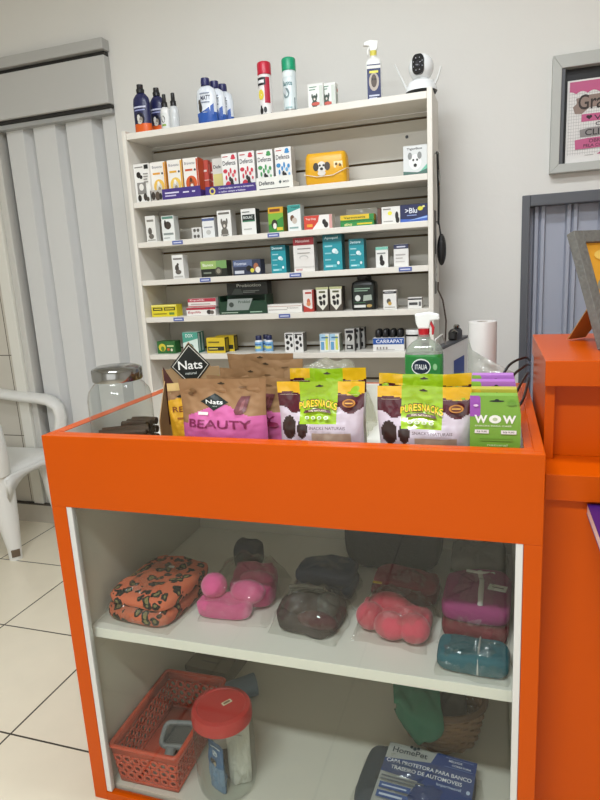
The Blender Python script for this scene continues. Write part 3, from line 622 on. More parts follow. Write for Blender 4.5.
t = thing('black_jug', 'tall black supplement jug with dark label on the fifth shelf', 'jug', (-.487, 2.345, Z4 + .0005))
b = MB(); rrloft(b, [(.092, .06, .012, 0), (.096, .064, .014, .005), (.096, .064, .014, .088), (.09, .06, .016, .104), (.06, .05, .016, .112), (.05, .046, .016, .114)], M('101311', .35)); b.build('body', t, smooth=40)
b = MB(); b.lathe([(.026, .112), (.028, .116), (.028, .128), (.024, .131)], M('0d0d0d', .4), 20); b.build('cap', t, smooth=40)
b = MB(); b.deco([('r', .06, .06, .94, .92, '18231c'), ('r', .12, .76, .8, .8, '8da892'), ('r', .12, .68, .7, .72, '8da892'), ('d', .26, .42, .12, .12, 'd9dcd6'), ('p', [(.5, .3), (.88, .34), (.86, .54), (.52, .52)], 'a9b4a6'), ('r', .1, .06, .6, .16, 'dcdcd6'), ('d', .76, .12, .12, .06, 'b89a5c'), ('r', .12, .24, .6, .26, '4a7a56')], lambda u, v, k: (-.045 + .09 * u, -.0326 - k * .0003, .003 + .1 * v)); b.build('label_print', t)
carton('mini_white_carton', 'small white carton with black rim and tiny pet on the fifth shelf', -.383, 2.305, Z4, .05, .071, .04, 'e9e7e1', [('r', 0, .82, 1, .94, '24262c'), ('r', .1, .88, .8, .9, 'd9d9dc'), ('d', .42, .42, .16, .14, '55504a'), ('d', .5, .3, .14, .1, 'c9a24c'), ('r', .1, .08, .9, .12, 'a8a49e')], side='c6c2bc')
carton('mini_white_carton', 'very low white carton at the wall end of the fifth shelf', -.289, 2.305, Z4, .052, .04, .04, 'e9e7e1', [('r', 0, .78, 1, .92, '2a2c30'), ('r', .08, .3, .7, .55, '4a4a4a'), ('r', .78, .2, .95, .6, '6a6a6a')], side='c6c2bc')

# --- sixth shelf
Z5 = SZ[5]
carton('green_pet_carton', 'low green and yellow carton at the door end of the sixth shelf', -1.366, 2.305, Z5, .088, .053, .05, '2f6a34', [('d', .28, .5, .2, .32, 'd9c83c'), ('d', .3, .4, .1, .2, '5f8a2c'), ('r', .55, .55, .92, .68, 'c9d69a'), ('d', .62, .34, .08, .12, 'c9622c'), ('d', .8, .3, .06, .12, 'e3dcc0')])
carton('white_teal_carton', 'white and teal carton behind the snack header on the sixth shelf', -1.246, 2.305, Z5, .072, .09, .06, 'dcebe2', [('p', [(0, .5), (1, .7), (1, 1), (0, 1)], '4fa08c'), ('t', 'DOX', .2, .76, .7, .92, 'e9f4ee'), ('d', .5, .3, .2, .16, '6a8a7c')], side='2f7a68', rdeco=[('r', .1, .1, .3, .95, 'cfe2d9'), ('r', .55, .1, .75, .95, 'cfe2d9')])
for k in range(2):
    carton('yellow_stripe_carton', ('front yellow carton with black stripe on the sixth shelf', 'rear yellow carton with black stripe on the sixth shelf')[k], -1.127 + .022 * k, 2.305 + .045 * k, Z5, .085, .064 + .003 * k, .042, 'dcbf2c', [('r', .05, .15, .95, .42, '2b2a20'), ('r', .1, .66, .7, .76, '7a6a1c'), ('r', .1, .24, .6, .32, 'd9c95c')], side='2e2716', group='yellow striped cartons', rdeco=[('r', .2, .1, .8, .9, '8a7a22')])
for i, (x, y) in enumerate(((-.938, 2.325), (-.918, 2.36), (-.892, 2.325))):
    bottle('small_vial_bottle', ('small white bottle with navy cap, nearest the yellow striped cartons', 'small white bottle with navy cap standing behind two others', 'small white bottle with navy cap, nearest the cow print cartons')[i], x, y, Z5, [(.0165, 0), (.017, .003), (.017, .042), (.012, .05)], [M('e3e8ee', .3), M('7fb0d8', .3), M('e3e8ee', .3)], [(.0125, .049), (.0128, .066), (.011, .068)], M('20264e', .35), 1., [('r', .1, .3, .9, .5, 'dfe07a'), ('r', .1, .6, .9, .7, '3f6fb0')], 'small bottles with navy caps')
for i, x in enumerate((-.797, -.757)):
    carton('cow_print_carton', ('cow print black and white carton nearer the small navy capped bottles', 'cow print black and white carton farther from the small navy capped bottles')[i], x, 2.305, Z5, .038, .077, .05, 'e9e8e4', [('d', .25, .8, .16, .1, '1e1e1e'), ('d', .7, .7, .14, .12, '1e1e1e'), ('d', .35, .5, .2, .1, '2a2a2a'), ('d', .75, .36, .14, .1, '2a2a2a'), ('d', .3, .2, .16, .1, '3a3a3a'), ('r', .1, .9, .9, .96, '4a4a4a')], side='77756f', group='cow print cartons')
for i, x in enumerate((-.648, -.607)):
    carton('blue_yellow_carton', ('white carton with blue and yellow stripe nearer the cow print cartons', 'white carton with blue and yellow stripe next to the silver boxes')[i], x, 2.305, Z5, .039, .07, .055, 'e9ece9', [('r', .0, .62, .6, 1, 'a9cfe4'), ('r', .6, .1, .85, .9, 'd6dc6a'), ('r', .1, .1, .45, .56, '6aa6d0'), ('r', .2, .76, .9, .84, '4c7aa0')], side='c2c9b4', group='blue and yellow striped cartons')
for k in range(3):
    carton('silver_carton', ('front silver and black box on the sixth shelf', 'middle silver and black box on the sixth shelf', 'rear silver and black box on the sixth shelf')[k], -.545 + .012 * k, 2.305 + .04 * k, Z5, .037, .088 - .001 * k, .037, 'b9b9b4', [('d', .5, .62, .3, .16, '1b1b1b'), ('d', .4, .55, .12, .08, 'd6d6d0'), ('r', .1, .82, .9, .94, '26262a'), ('r', .15, .1, .85, .3, '2c2c2c'), ('r', .25, .15, .6, .24, 'c9c9c4')], side='2a2a2a', group='silver and black boxes', rdeco=[('r', .1, .1, .3, .9, '8a8a86')])
t = thing('tick_display_box', 'white and blue carton of black topped vials on the sixth shelf', 'box', (-.392, 2.34, Z5 + .0005))
b = MB(); b.box(-.06, .06, -.035, .035, 0, .05, PR('eceae6'))
b.deco([('r', 0, .50, 1, .98, '2456a4'), ('t', 'CARRAPAT', .1, .6, .96, .88, 'f2f4f8'), ('d', .14, .22, .03, .1, '9a9690'), ('d', .24, .22, .03, .1, '9a9690'), ('d', .34, .22, .03, .1, '9a9690'), ('d', .44, .22, .03, .1, '9a9690'), ('r', .1, .08, .7, .12, 'b4b0aa')], lambda u, v, k: (-.06 + .12 * u, -.0355 - k * .0003, v * .05)); b.build('box_body', t)
for i in range(4):
    for j in range(2):
        b = MB(); b.lathe([(.011, .05), (.012, .06), (.011, .078), (.006, .082)], M('1a1a1c', .4), 12, 1, -.042 + .028 * i, -.016 + .032 * j); b.build('vial_cap', t, smooth=50)
t = thing('white_tub', 'round white tub with black band at the end of the sixth shelf', 'tub', (-.298, 2.335, Z5 + .0005))
b = MB(); b.lathe([(.028, 0), (.03, .003), (.03, .06)], [M('e9e7e2', .35)] * 2, 28); b.build('body', t, smooth=40)
b = MB(); b.lathe([(.031, .06), (.0315, .063), (.0315, .076), (.03, .078)], M('e3e2de', .3), 28); b.lathe([(.0312, .054), (.0312, .0605)], BLACK, 28); b.build('lid', t, smooth=40)

# --- things hanging on the outer side panel
hx = SX1 + .018
t = thing('dog_leash', 'black dog leash with metal clip hanging on the side of the white shelf unit', 'leash', (hx, 2.36, 1.70))
b = MB(); b.tube([(0.0, 0, .0), (.016, 0, .002)], .0025, CHROME, 8); b.build('hook', t, smooth=60)
b = MB(); b.tube([(.008, -.01, .004), (.010, -.018, -.06), (.012, -.012, -.16), (.010, -.004, -.245), (.012, .008, -.25), (.013, .014, -.15), (.012, .012, -.06), (.010, .006, .004)], .006, M('1a1a1a', .7), 8, flat=.0025); b.build('strap', t, smooth=60)
b = MB(); b.tube([(.014, -.014, -.06), (.018, -.016, -.085), (.016, -.012, -.11), (.013, -.008, -.085), (.014, -.014, -.06)], .003, CHROME, 8); b.build('clip', t, smooth=60)
t = thing('black_pouch', 'small black pouch hanging on the side of the shelf unit below the leash', 'pouch', (hx, 2.36, 1.46))
b = MB(); b.tube([(0, 0, .0), (.016, 0, .002)], .0025, CHROME, 8); b.build('hook', t, smooth=60)
b = MB(); b.T = Matrix.Translation((.022, 0, -.10)); b.ball((0, 0, 0), .017, .026, .058, M('171717', .6, bump=.4), 16, 10); b.build('pouch_body', t, smooth=180)
b = MB(); b.tube([(.012, 0, .003), (.016, -.006, -.02), (.02, 0, -.05)], .003, M('222222', .6), 6); b.build('loop', t, smooth=60)
t = thing('card_strip', 'grey metal price strip with white card fixed to the shelf unit side', 'card holder', (hx, 2.345, 1.20))
b = MB(); b.box(0.0, .003, -.028, .028, 0, .30, M('5d5a55', .4, .5)); b.build('strip', t, bevel=.001)
b = MB(); b.box(.003, .0045, -.026, .026, .045, .145, M('dcdad4', .5)); b.deco([('r', .2, .2, .8, .3, 'a9a6a0'), ('r', .2, .5, .8, .55, 'a9a6a0')], lambda u, v, k: (.0048 + k * .0002, -.026 + .052 * u, .045 + .1 * v)); b.build('card', t)
b = MB(); b.tube([(0, 0, 0), (.018, -.004, -.04), (.03, .0, -.12), (.024, .004, -.25), (.03, .0, -.42), (.02, .0, -.60), (.018, 0, -.78)], .003, M('4a3a30', .5), 8); b.tube([(0, 0, 0), (-.0, .004, .03)], .003, M('4a3a30', .5), 8)
tag(b.build('brown_cable', smooth=60, loc=(hx + .004, 2.41, 1.21)), 'thin brown cable hanging down the outer side of the shelf unit', 'cable')

# ------------------------------------------------------------------ orange display counter
CX0, CX1, CY0, CY1, CZ = -.977, .086, 1.0675, 1.72, .978
TRAY = .868
ctr = thing('display_counter', 'orange display counter with glass front and recessed top tray of pet snacks', 'counter', (0, 0, 0))
b = MB(); b.box(CX0, CX1, CY0, CY0 + .018, .808, CZ, ORANGE); b.box(CX0, -.9385, CY0, CY0 + .018, 0, .808, ORANGE); b.box(.054, CX1, CY0, CY0 + .018, 0, .808, ORANGE)
b.box(-.9385, .054, CY0, CY0 + .018, 0, .024, ORANGE); b.build('front_frame', ctr, bevel=.0012)
for x0, x1 in ((CX0, CX0 + .018), (CX1 - .018, CX1)):
    b = MB(); b.box(x0, x1, CY0 + .018, CY1, 0, CZ, ORANGE); b.build('side_panel', ctr, bevel=.0012)
b = MB(); b.box(CX0 + .018, CX1 - .018, CY1 - .018, CY1, 0, CZ, ORANGE); b.build('rear_panel', ctr, bevel=.0012)
# rim boards and liners of the tray
b = MB(); b.box(CX0 + .018, CX1 - .018, CY0 + .018, CY0 + .036, .84, CZ, ORANGE); b.build('rim_board', ctr, bevel=.0012)
b = MB(); b.box(CX1 - .034, CX1 - .018, CY0 + .036, CY1 - .018, .84, CZ, M('c64f00', .16, vary=.03, scale=4, bump=.25, bscale=14)); b.build('rim_board', ctr, bevel=.0012)
b = MB(); b.box(CX0 + .018, CX0 + .034, CY0 + .036, CY1 - .018, .84, CZ - .0, MDF); b.box(CX0 + .018, CX0 + .034, CY0 + .036, CY1 - .018, CZ, CZ + .0012, ORANGE); b.build('rim_board', ctr)
b = MB(); b.box(CX0 + .034, CX1 - .034, CY1 - .034, CY1 - .018, .84, CZ, MDF); b.build('rim_board', ctr)
b = MB(); b.box(CX0 + .018, CX1 - .018, CY0 + .036, CY1 - .018, TRAY - .012, TRAY, M('e9e6de', .22)); b.build('tray_floor', ctr)
# cabinet inside
INN = M('cfcabd', .4, vary=.02, scale=4)
b = MB(); b.box(CX0 + .018, CX0 + .034, CY0 + .020, CY1 - .018, .0, .84, INN); b.box(CX1 - .034, CX1 - .018, CY0 + .020, CY1 - .018, .0, .84, INN); b.box(CX0 + .034, CX1 - .034, CY1 - .026, CY1 - .018, .0, .855, INN); b.build('cabinet_lining', ctr)
b = MB(); b.box(CX0 + .034, CX1 - .034, CY0 + .024, CY1 - .026, .008, .03, M('d6d1c4', .3, vary=.02, scale=4)); b.build('cabinet_floor', ctr)
b = MB(); b.box(CX0 + .034, CX1 - .034, CY0 + .030, CY1 - .026, .455, .481, M('e8e4da', .28)); b.build('shelf_board', ctr, bevel=.001)
for x0, x1 in ((-.9385, -.924), (.0405, .0535)):
    b = MB(); b.box(x0, x1, CY0 + .002, CY0 + .016, .026, .808, M('d9d9d6', .3, .2)); b.build('glass_channel', ctr, bevel=.001)
b = MB(); b.box(-.924, .0405, CY0 + .007, CY0 + .011, .026, .812, GLASS); b.build('glass_pane', ctr)

# ------------------------------------------------------------------ orange reception desk
desk = thing('reception_desk', 'raised orange reception desk next to the display counter', 'desk', (0, 0, 0))
DKX0, DKX1 = .092, 1.30
b = MB(); b.box(DKX0, DKX1, 1.215, 1.655, 1.069, 1.118, ORANGE); b.build('raised_top', desk, bevel=.0012)
b = MB(); b.box(DKX0 + .003, DKX1, 1.62, 1.64, .918, 1.069, ORANGE); b.box(DKX0 + .0025, DKX0 + .0205, 1.235, 1.62, .918, 1.069, ORANGE); b.box(DKX0 + .0205, DKX1, 1.262, 1.276, .918, 1.069, ORANGE); b.build('raised_body', desk, bevel=.001)
b = MB(); b.box(DKX0, DKX1, 1.14, 1.655, .868, .918, ORANGE); b.build('ledge', desk, bevel=.0012)
b = MB(); b.box(DKX0, DKX1, 1.158, 1.176, 0, .868, ORANGE); b.box(DKX0, DKX0 + .018, 1.176, 1.655, 0, .868, ORANGE); b.box(DKX1 - .018, DKX1, 1.176, 1.655, 0, .868, ORANGE); b.build('front_panel', desk, bevel=.001)
b = MB(); b.box(.24, .75, .955, 1.158, .826, .840, ORANGE); b.box(.40, .42, 1.02, 1.158, .70, .826, ORANGE); b.build('bracket_ledge', desk, bevel=.001)
t = thing('purple_folder', 'purple flat folder with pale pink edges sticking out of the orange desk front', 'folder', (.166, 0, .8405))
b = MB(); b.box(0, .22, .93, 1.152, 0, .0015, M('3a1764', .4)); b.box(0, .22, .93, 1.152, .0195, .021, M('3a1764', .4)); b.build('cover', t)
b = MB(); b.box(.0005, .218, .932, 1.150, .0015, .0195, M('e8c8bd', .6)); b.build('pages', t)

# ------------------------------------------------------------------ leaning picture on the desk
ph, lean = R_(42), R_(21)
pw, phh, pt = .26, .252, .02
t = thing('standing_picture', 'weathered grey wood picture frame with a yellow print standing on the raised orange desk', 'picture', (.212, 1.330, 1.1262))
Tm = Matrix.Rotation(ph, 4, 'Z') @ Matrix.Rotation(-lean, 4, 'X')
OLDW = M('6a6862', .8, vary=.35, scale=90, bump=.6, bscale=120)
b = MB(); b.T = Tm
bw = .026
b.box(0, bw, 0, pt, .0, phh, OLDW); b.box(pw - bw, pw, 0, pt, 0, phh, OLDW); b.box(bw, pw - bw, 0, pt, 0, bw, OLDW); b.box(bw, pw - bw, 0, pt, phh - bw, phh, OLDW)
b.build('frame', t, bevel=.0015)
b = MB(); b.T = Tm
b.box(bw, pw - bw, .008, .016, bw, phh - bw, M('e0a028', .5, vary=.12, scale=30))
b.deco([('d', .16, .52, .12, .09, '8d8a78'), ('d', .2, .66, .08, .06, 'c88a3c'), ('d', .5, .5, .28, .22, 'd07a24'), ('d', .3, .86, .2, .07, 'e8c05a'), ('d', .62, .3, .2, .12, '6c5a3a'), ('p', [(0, 0), (1, 0), (1, .16), (.5, .22), (0, .12)], 'b86a20')], lambda u, v, k: (bw + (pw - 2 * bw) * u, .0074 - k * .0003, bw + (phh - 2 * bw) * v)); b.build('print', t)
b = MB()
p0 = Tm @ Vector((pw * .45, pt + .001, phh * .58)); pq = Tm @ Vector((pw * .45, pt, 0)); nrm = Matrix.Rotation(ph, 4, 'Z') @ Vector((0, 1, 0))
foot = Vector((pq.x, pq.y, -.0075)) + nrm * .155
ax = Matrix.Rotation(ph, 4, 'Z') @ Vector((1, 0, 0))
vs = []
for p, hw in ((p0, .018), (p0.lerp(foot, .45), .034), (foot + Vector((0, 0, .002)), .028)):
    for sgn in (-1, 1):
        for dn in (0, .0025): vs.append(p + ax * hw * sgn + nrm * dn)
b.add(vs, [(0, 2, 6, 4), (1, 5, 7, 3), (4, 6, 10, 8), (5, 9, 11, 7), (0, 4, 5, 1), (4, 8, 9, 5), (2, 3, 7, 6), (6, 7, 11, 10), (8, 10, 11, 9), (0, 1, 3, 2)], M('b08a4c', .7)); b.build('easel_strut', t)

# ------------------------------------------------------------------ framed thank-you poster on the wall
t = thing('framed_poster', 'pale grey framed thank you poster with pink brush strokes on the wall', 'poster', (.187, 2.6, 1.616))
FW, FH = .36, .404
fm = M('b9bab4', .45, vary=.04, scale=10)
b = MB()
fd = -.042
for q in ([(0, 0), (FW, 0), (FW - .031, .031), (.031, .031)], [(FW, 0), (FW, FH), (FW - .031, FH - .045), (FW - .031, .031)], [(FW, FH), (0, FH), (.031, FH - .045), (FW - .031, FH - .045)], [(0, FH), (0, 0), (.031, .031), (.031, FH - .045)]):
    b.prism(q, fd, 0, fm)
b.build('frame', t, bevel=.002)
b = MB(); b.box(.031, FW - .031, -.008, -.002, .031, FH - .045, M('1e1e20', .5)); b.box(.031, .043, -.036, -.008, .031, FH - .045, M('55565a', .4)); b.build('backing', t)
px0, px1, pz0, pz1 = .054, FW - .054, .0315, .318
b = MB(); b.box(px0, px1, -.016, -.009, pz0, pz1, M('e6e3df', .5))
def pfn(u, v, k): return (px0 + (px1 - px0) * u, -.0164 - k * .00022, pz0 + (pz1 - pz0) * v)
for i in range(29): b.deco([('r', .03 + .033 * i, .1, .034 + .033 * i, .93, 'b4b0ae')], lambda u, v, k: pfn(u, v, 0))
for i in range(22): b.deco([('r', .02, .12 + .0375 * i, .98, .124 + .0375 * i, 'b4b0ae')], lambda u, v, k: pfn(u, v, 1))
PK = 'c25a86'
scal = [(.03, .98), (.03, .86)]
for i in range(49): scal.append((.04 + .92 * i / 48, .835 + .028 * abs(cos(i * pi / 8))))
scal += [(.97, .86), (.97, .98)]
b.deco_fine([('p', scal, PK),
        ('p', [(.11, .60), (.08, .68), (.13, .72), (.12, .78), (.3, .81), (.92, .82), (.95, .68), (.3, .66), (.2, .59)], '8f7a70'),
        ('t', 'Gratid\u00e3o', .15, .64, .92, .82, '2e201c'), ('t', 'TE', .46, .597, .56, .635, '2a2426'),
        ('r', .2, .495, .86, .585, PK), ('d', .285, .55, .022, .018, '2a1820'), ('d', .32, .55, .022, .018, '2a1820'), ('p', [(.265, .545), (.3025, .515), (.34, .545)], '2a1820'), ('t', 'VOC\u00ca', .365, .505, .78, .578, '45203a'),
        ('t', 'COMO', .39, .435, .70, .48, '4a4648'), ('p', [(.19, .31), (.18, .40), (.3, .415), (.84, .42), (.86, .33), (.4, .315)], '8c8684'), ('t', 'CLIENTE', .255, .325, .78, .40, '1e1c1e'),
        ('p', [(.13, .165), (.12, .28), (.3, .295), (.88, .30), (.88, .18), (.4, .17)], PK), ('t', 'OBRIGADO', .31, .235, .71, .28, '54203c'), ('t', 'PELA CONFIAN\u00c7A', .24, .175, .78, .222, '3c1830'), ('p', [(.42, .09), (.52, .14), (.6, .16), (.75, .09)], PK), ('r', .26, .085, .38, .09, '77706e')], lambda u, v, k: pfn(u, v, k * .6 + 2), .2)
b.build('poster_sheet', t)

# ------------------------------------------------------------------ white plastic armchair
PL = M('e6e5df', .35, bump=.06, bscale=30)
ch = thing('plastic_armchair', 'white plastic armchair in front of the folded door left of the orange counter', 'chair', (-2.24, 2.36, 0))
def leg(dx, dy, tx, ty, zt):
    b = MB(); b.tube([(dx, dy, 0.0), (dx, dy, .06), (dx * .5 + tx * .5, dy * .5 + ty * .5, zt * .5), (tx, ty, zt)], [.031, .034, .052, .068], PL, 12)
    b.tube([(dx, dy, .0), (dx, dy, .012)], .0315, PL, 12)
    o = b.build('leg', ch, smooth=50)
    c = MB(); c.T = Matrix.Translation((dx, dy, 0)) @ Matrix.Rotation(R_(-40), 4, 'Z'); c.tube([(.0318, 0, .020), (.0328, 0, .058)], [.019, .020], M('6b5b49', .6), 10, flat=.003); c.build('leg_recess_patch', o, smooth=50)  # brown patch on the foot, painted dark where its hollow would be
leg(.0, -.20, -.04, -.185, .42); leg(.0, .155, -.04, .165, .42); leg(-.46, -.19, -.42, -.17, .42); leg(-.46, .15, -.42, .15, .42)
b = MB()
nx, ny = 14, 14
vs = []; fs = []
for i in range(nx + 1):
    for j in range(ny + 1):
        u, v = i / nx, j / ny
        x = .035 - .47 * u; y = -.215 + .41 * v
        z = .455 - .02 * math.exp(-((u - .55) ** 2 + (v - .5) ** 2) * 9) - .035 * max(0, (.12 - u) / .12) ** 2 - .012 * max(0, (abs(v - .5) - .42) / .08) ** 2
        vs.append((x, y, z))
for i in range(nx):
    for j in range(ny): fs.append((i * (ny + 1) + j, i * (ny + 1) + j + 1, (i + 1) * (ny + 1) + j + 1, (i + 1) * (ny + 1) + j))
b.add(vs, fs, PL)
o = b.build('seat', ch, smooth=180); md = o.modifiers.new('thick', 'SOLIDIFY'); md.thickness = .006; md.offset = -1
b = MB()                                                          # arched aprons between the legs
def apron(p, q, zt, dip):
    n = 12; vs = []
    for i in range(n + 1):
        u = i / n; x = p[0] + (q[0] - p[0]) * u; y = p[1] + (q[1] - p[1]) * u
        zb = zt - .03 - dip * abs(2 * u - 1) ** 3
        vs += [(x, y, zt), (x, y, zb)]
    b.add(vs, [(2 * i, 2 * i + 1, 2 * i + 3, 2 * i + 2) for i in range(n)], PL)
apron((.03, -.21), (.03, .19), .432, .10); apron((.03, -.212), (-.43, -.205), .445, .10); apron((.03, .19), (-.43, .185), .445, .10)
o = b.build('apron', ch, smooth=60); md = o.modifiers.new('thick', 'SOLIDIFY'); md.thickness = .008; md.offset = 0
for sy, yb in ((-1, -.205), (1, .178)):
    b = MB(); yo = yb + sy * .03
    pts = [(.012, yb, .44), (.03, yb + sy * .012, .52), (.04, yo, .62), (.03, yo, .675), (-.01, yo, .705), (-.07, yo, .718), (-.2, yo, .728), (-.34, yo, .742), (-.46, yb + sy * .01, .76)]
    b.tube(pts, [.040, .038, .038, .040, .046, .050, .052, .046, .034], PL, 12, flat=.027); b.build('armrest', ch, smooth=60)
for k in range(5):
    b = MB(); yy = -.14 + .066 * k
    b.tube([(-.43, yy, .44), (-.47, yy * 1.05, .6), (-.53, yy * 1.1, .82)], .022, PL, 8, flat=.006); b.build('back_slat', ch, smooth=60)
b = MB(); b.tube([(-.46, -.20, .42), (-.485, -.215, .62), (-.54, -.19, .82), (-.56, -.1, .87), (-.565, 0, .88), (-.56, .075, .87), (-.54, .165, .82), (-.485, .19, .62), (-.46, .175, .42)], .024, PL, 10, flat=.016); b.build('back_frame', ch, smooth=60)

# ------------------------------------------------------------------ pouches of snacks in the counter tray
def pouch(name, label, x, y, z, w, h, th, art, texts, rz=0, seed=0, group=None, hole=True, cat='bag', shift=.44):
    """stand-up pouch: front and back sheets joined at the sides, belly below, flat sealed top"""
    art0 = art
    art = lambda u, v: art0(u, (v - shift) / (1 - shift))
    nu, nv = 60, 84
    sd = Vector((seed * 3.1, seed * 1.7, 0))
    def off(u, v):
        a = max(0., 1 - (2 * abs(u - .5)) ** 2.6)
        if v < .12: p = .82 + 1.5 * v
        elif v < .5: p = 1.
        elif v < .90: p = 1 - (v - .5) / .40
        else: p = 0
        p = max(0, p); p = p * p * (3 - 2 * p)
        wr = noise.noise(Vector((u * 5, v * 6, 0)) + sd) * .0042 + noise.noise(Vector((u * 13, v * 17, 3)) + sd) * .0016
        return th / 2 * a ** .7 * p + (wr * min(1, a * 2.5) * (1 if v < .90 else .5)) + .0008
    def sway(u, v): return (noise.noise(Vector((u * 2.2, v * 1.6, 7)) + sd)) * .009 * v
    def pin(u, v): return 1 - .05 * (1 - v) * (1 if v < .5 else 1) - .015 * sin(v * 9 + seed)
    def P(u, v, k=0, back=False):
        o = off(u, v) + k * .0004 + (.0007 if k else 0)
        xx = (u - .5) * w * pin(u, v)
        zz = v * h + (noise.noise(Vector((u * 3, 0, 11)) + sd) * .004 if v > .5 else 0) * v
        return (xx, (o if back else -o) + sway(u, v), zz)
    b = MB()
    vs = []; fs = []; ms = []
    for i in range(nu + 1):
        for j in range(nv + 1): vs.append(P(i / nu, j / nv))
    for i in range(nu):
        for j in range(nv):
            a0 = i * (nv + 1) + j
            fs.append((a0, a0 + nv + 1, a0 + nv + 2, a0 + 1)); ms.append(art((i + .5) / nu, (j + .5) / nv))
    b.add(vs, fs, ms)
    vs = []; fs = []
    for i in range(nu + 1):
        for j in range(nv + 1): vs.append(P(i / nu, j / nv, 0, True))
    for i in range(nu):
        for j in range(nv):
            a0 = i * (nv + 1) + j; fs.append((a0, a0 + 1, a0 + nv + 2, a0 + nv + 1))
    b.add(vs, fs, art(.5, .97))
    # gusset at the foot
    vs = []
    for i in range(nu + 1): vs += [P(i / nu, 0), P(i / nu, 0, 0, True)]
    b.add(vs, [(2 * i, 2 * i + 1, 2 * i + 3, 2 * i + 2) for i in range(nu)], art(.5, .97))
    b.deco_fine(texts, lambda u, v, k: P(u, shift + (1 - shift) * v, k + 1))
    if hole: b.deco_fine([('d', .5, .955, .045, .008, '3a2c18'), ('d', .5, .963, .016, .008, '3a2c18')], lambda u, v, k: P(u, v, 1))
    o = b.build(name, loc=(x, y, z + .0012), rz=rz, smooth=180)
    return tag(o, label, cat, group)
KR = M('94704a', .62, vary=.05, scale=30); PINK = M('c9639c', .5); CHEW = M('6d3c40', .6); YEL = M('d9a424', .5)
GLK = dict(rough=.22)
def nats_art(main):
    def f(u, v):
        if v < .60 and v < .36 + .62 * max(0, u - .12) * (1 if u < .42 else 0) + (0 if u < .42 else max(0, .26 - .75 * max(0, u - .48))) and u > .10: return main
        if v < .22: return main
        return KR
    return f
def diamond(u, v, a, bb, c): return ('p', [(u - a, v), (u, v - bb), (u + a, v), (u, v + bb)], c)
def nats_print(word, col, chew):
    return [diamond(.42, .60, .17, .145, '17211d'), ('t', 'Nats', .315, .565, .525, .635, 'eef0ea'), ('t', 'natural', .40, .525, .46, .54, 'c8d0c8'),
            ('p', [(.68, .40), (.66, .46), (.70, .60), (.74, .70), (.84, .70), (.82, .60), (.80, .46), (.75, .40)], '6d3a3e'), ('p', [(.72, .44), (.75, .6), (.79, .66), (.77, .5)], '8a5254') ,
            ('t', word, .12, .16, .86, .30, col), ('d', .14, .74, .035, .03, '6a4c2c'), ('d', .17, .80, .04, .035, '7a5a36'), ('d', .76, .86, .05, .012, '6a4c2c'), ('r', .24, .38, .36, .43, 'e6e2da')]
pouch('snack_pouch', 'front brown kraft snack pouch with pink lower half and purple chew print', -.566, 1.168, TRAY, .206, .222, .05, nats_art(PINK), nats_print('BEAUTY', '7a1f4c', 1), seed=1)
pouch('snack_pouch', 'brown kraft pouch with pink lower half, half hidden right behind the front kraft pouch', -.532, 1.232, TRAY, .206, .215, .046, nats_art(PINK), nats_print('BEAUTY', '7a1f4c', 1) + [('d', .82, .15, .08, .05, '8d2450')], seed=2, rz=R_(-4))
for i, (x, y, w, h, lb) in enumerate(((-.552, 1.305, .172, .222, 'plain topped kraft pouch nearest behind the two pink printed kraft pouches'), (-.535, 1.365, .190, .233, 'plain topped kraft pouch in the middle of the back row of kraft pouches'), (-.575, 1.428, .185, .240, 'rearmost plain topped kraft pouch in the counter tray'))):
    pouch('snack_pouch', lb, x, y, TRAY, w, h, .042, nats_art(M('8a6a4a', .6)), [('d', .76, .86, .05, .014, '6a4c2c'), diamond(.42, .60, .17, .145, '17211d')], seed=5 + i, rz=R_((-3, 2, -2)[i]), group='kraft snack pouches at the back')
# printed display box holding the yellow snack sachet
bx = thing('snack_display_box', 'open kraft display box with a tall header showing a black diamond', 'box', (-.730, 1.326, TRAY + .0005), R_(25))
KB = M('a3845c', .7, vary=.05, scale=25)
w, d = .145, .20
b = MB(); b.box(-w / 2, w / 2, -d / 2, d / 2, 0, .002, KB)
b.prism([(-w / 2, .002), (w / 2, .002), (w / 2, .05), (.03, .05), (.0, .035), (-.03, .05), (-w / 2, .06)], -d / 2, -d / 2 + .002, KB)
vs = [(-w / 2, -d / 2 + .002, .002), (-w / 2, d / 2, .002), (-w / 2, d / 2, .175), (-w / 2, -d / 2 + .002, .115)]
for sx in (0, w - .002):
    q = [(v[0] + sx, v[1], v[2]) for v in vs]; q2 = [(v[0] + .002, v[1], v[2]) for v in q]
    b.add(q + q2, [(0, 3, 2, 1), (4, 5, 6, 7), (0, 1, 5, 4), (1, 2, 6, 5), (2, 3, 7, 6), (3, 0, 4, 7)], KB)
b.deco([('p', [(0, .1), (.55, .1), (.16, .9), (0, .9)], '4c2320'), ('t', 'SNACK', .08, .5, .3, .62, 'e6d9c8'), ('t', 'NATURAL', .08, .3, .36, .42, 'e6d9c8')], lambda u, v, k: (-w / 2 + .002 + w * u, -d / 2 - .0006 - k * .0003, .005 + .05 * v)); b.build('tray_body', bx)
b = MB(); hz = .232
b.prism([(-w / 2 - .003, .002), (w / 2 + .003, .002), (w / 2 + .003, .205), (.055, .205), (.0, .275), (-.055, .205), (-w / 2 - .003, .205)], d / 2, d / 2 + .003, KB)
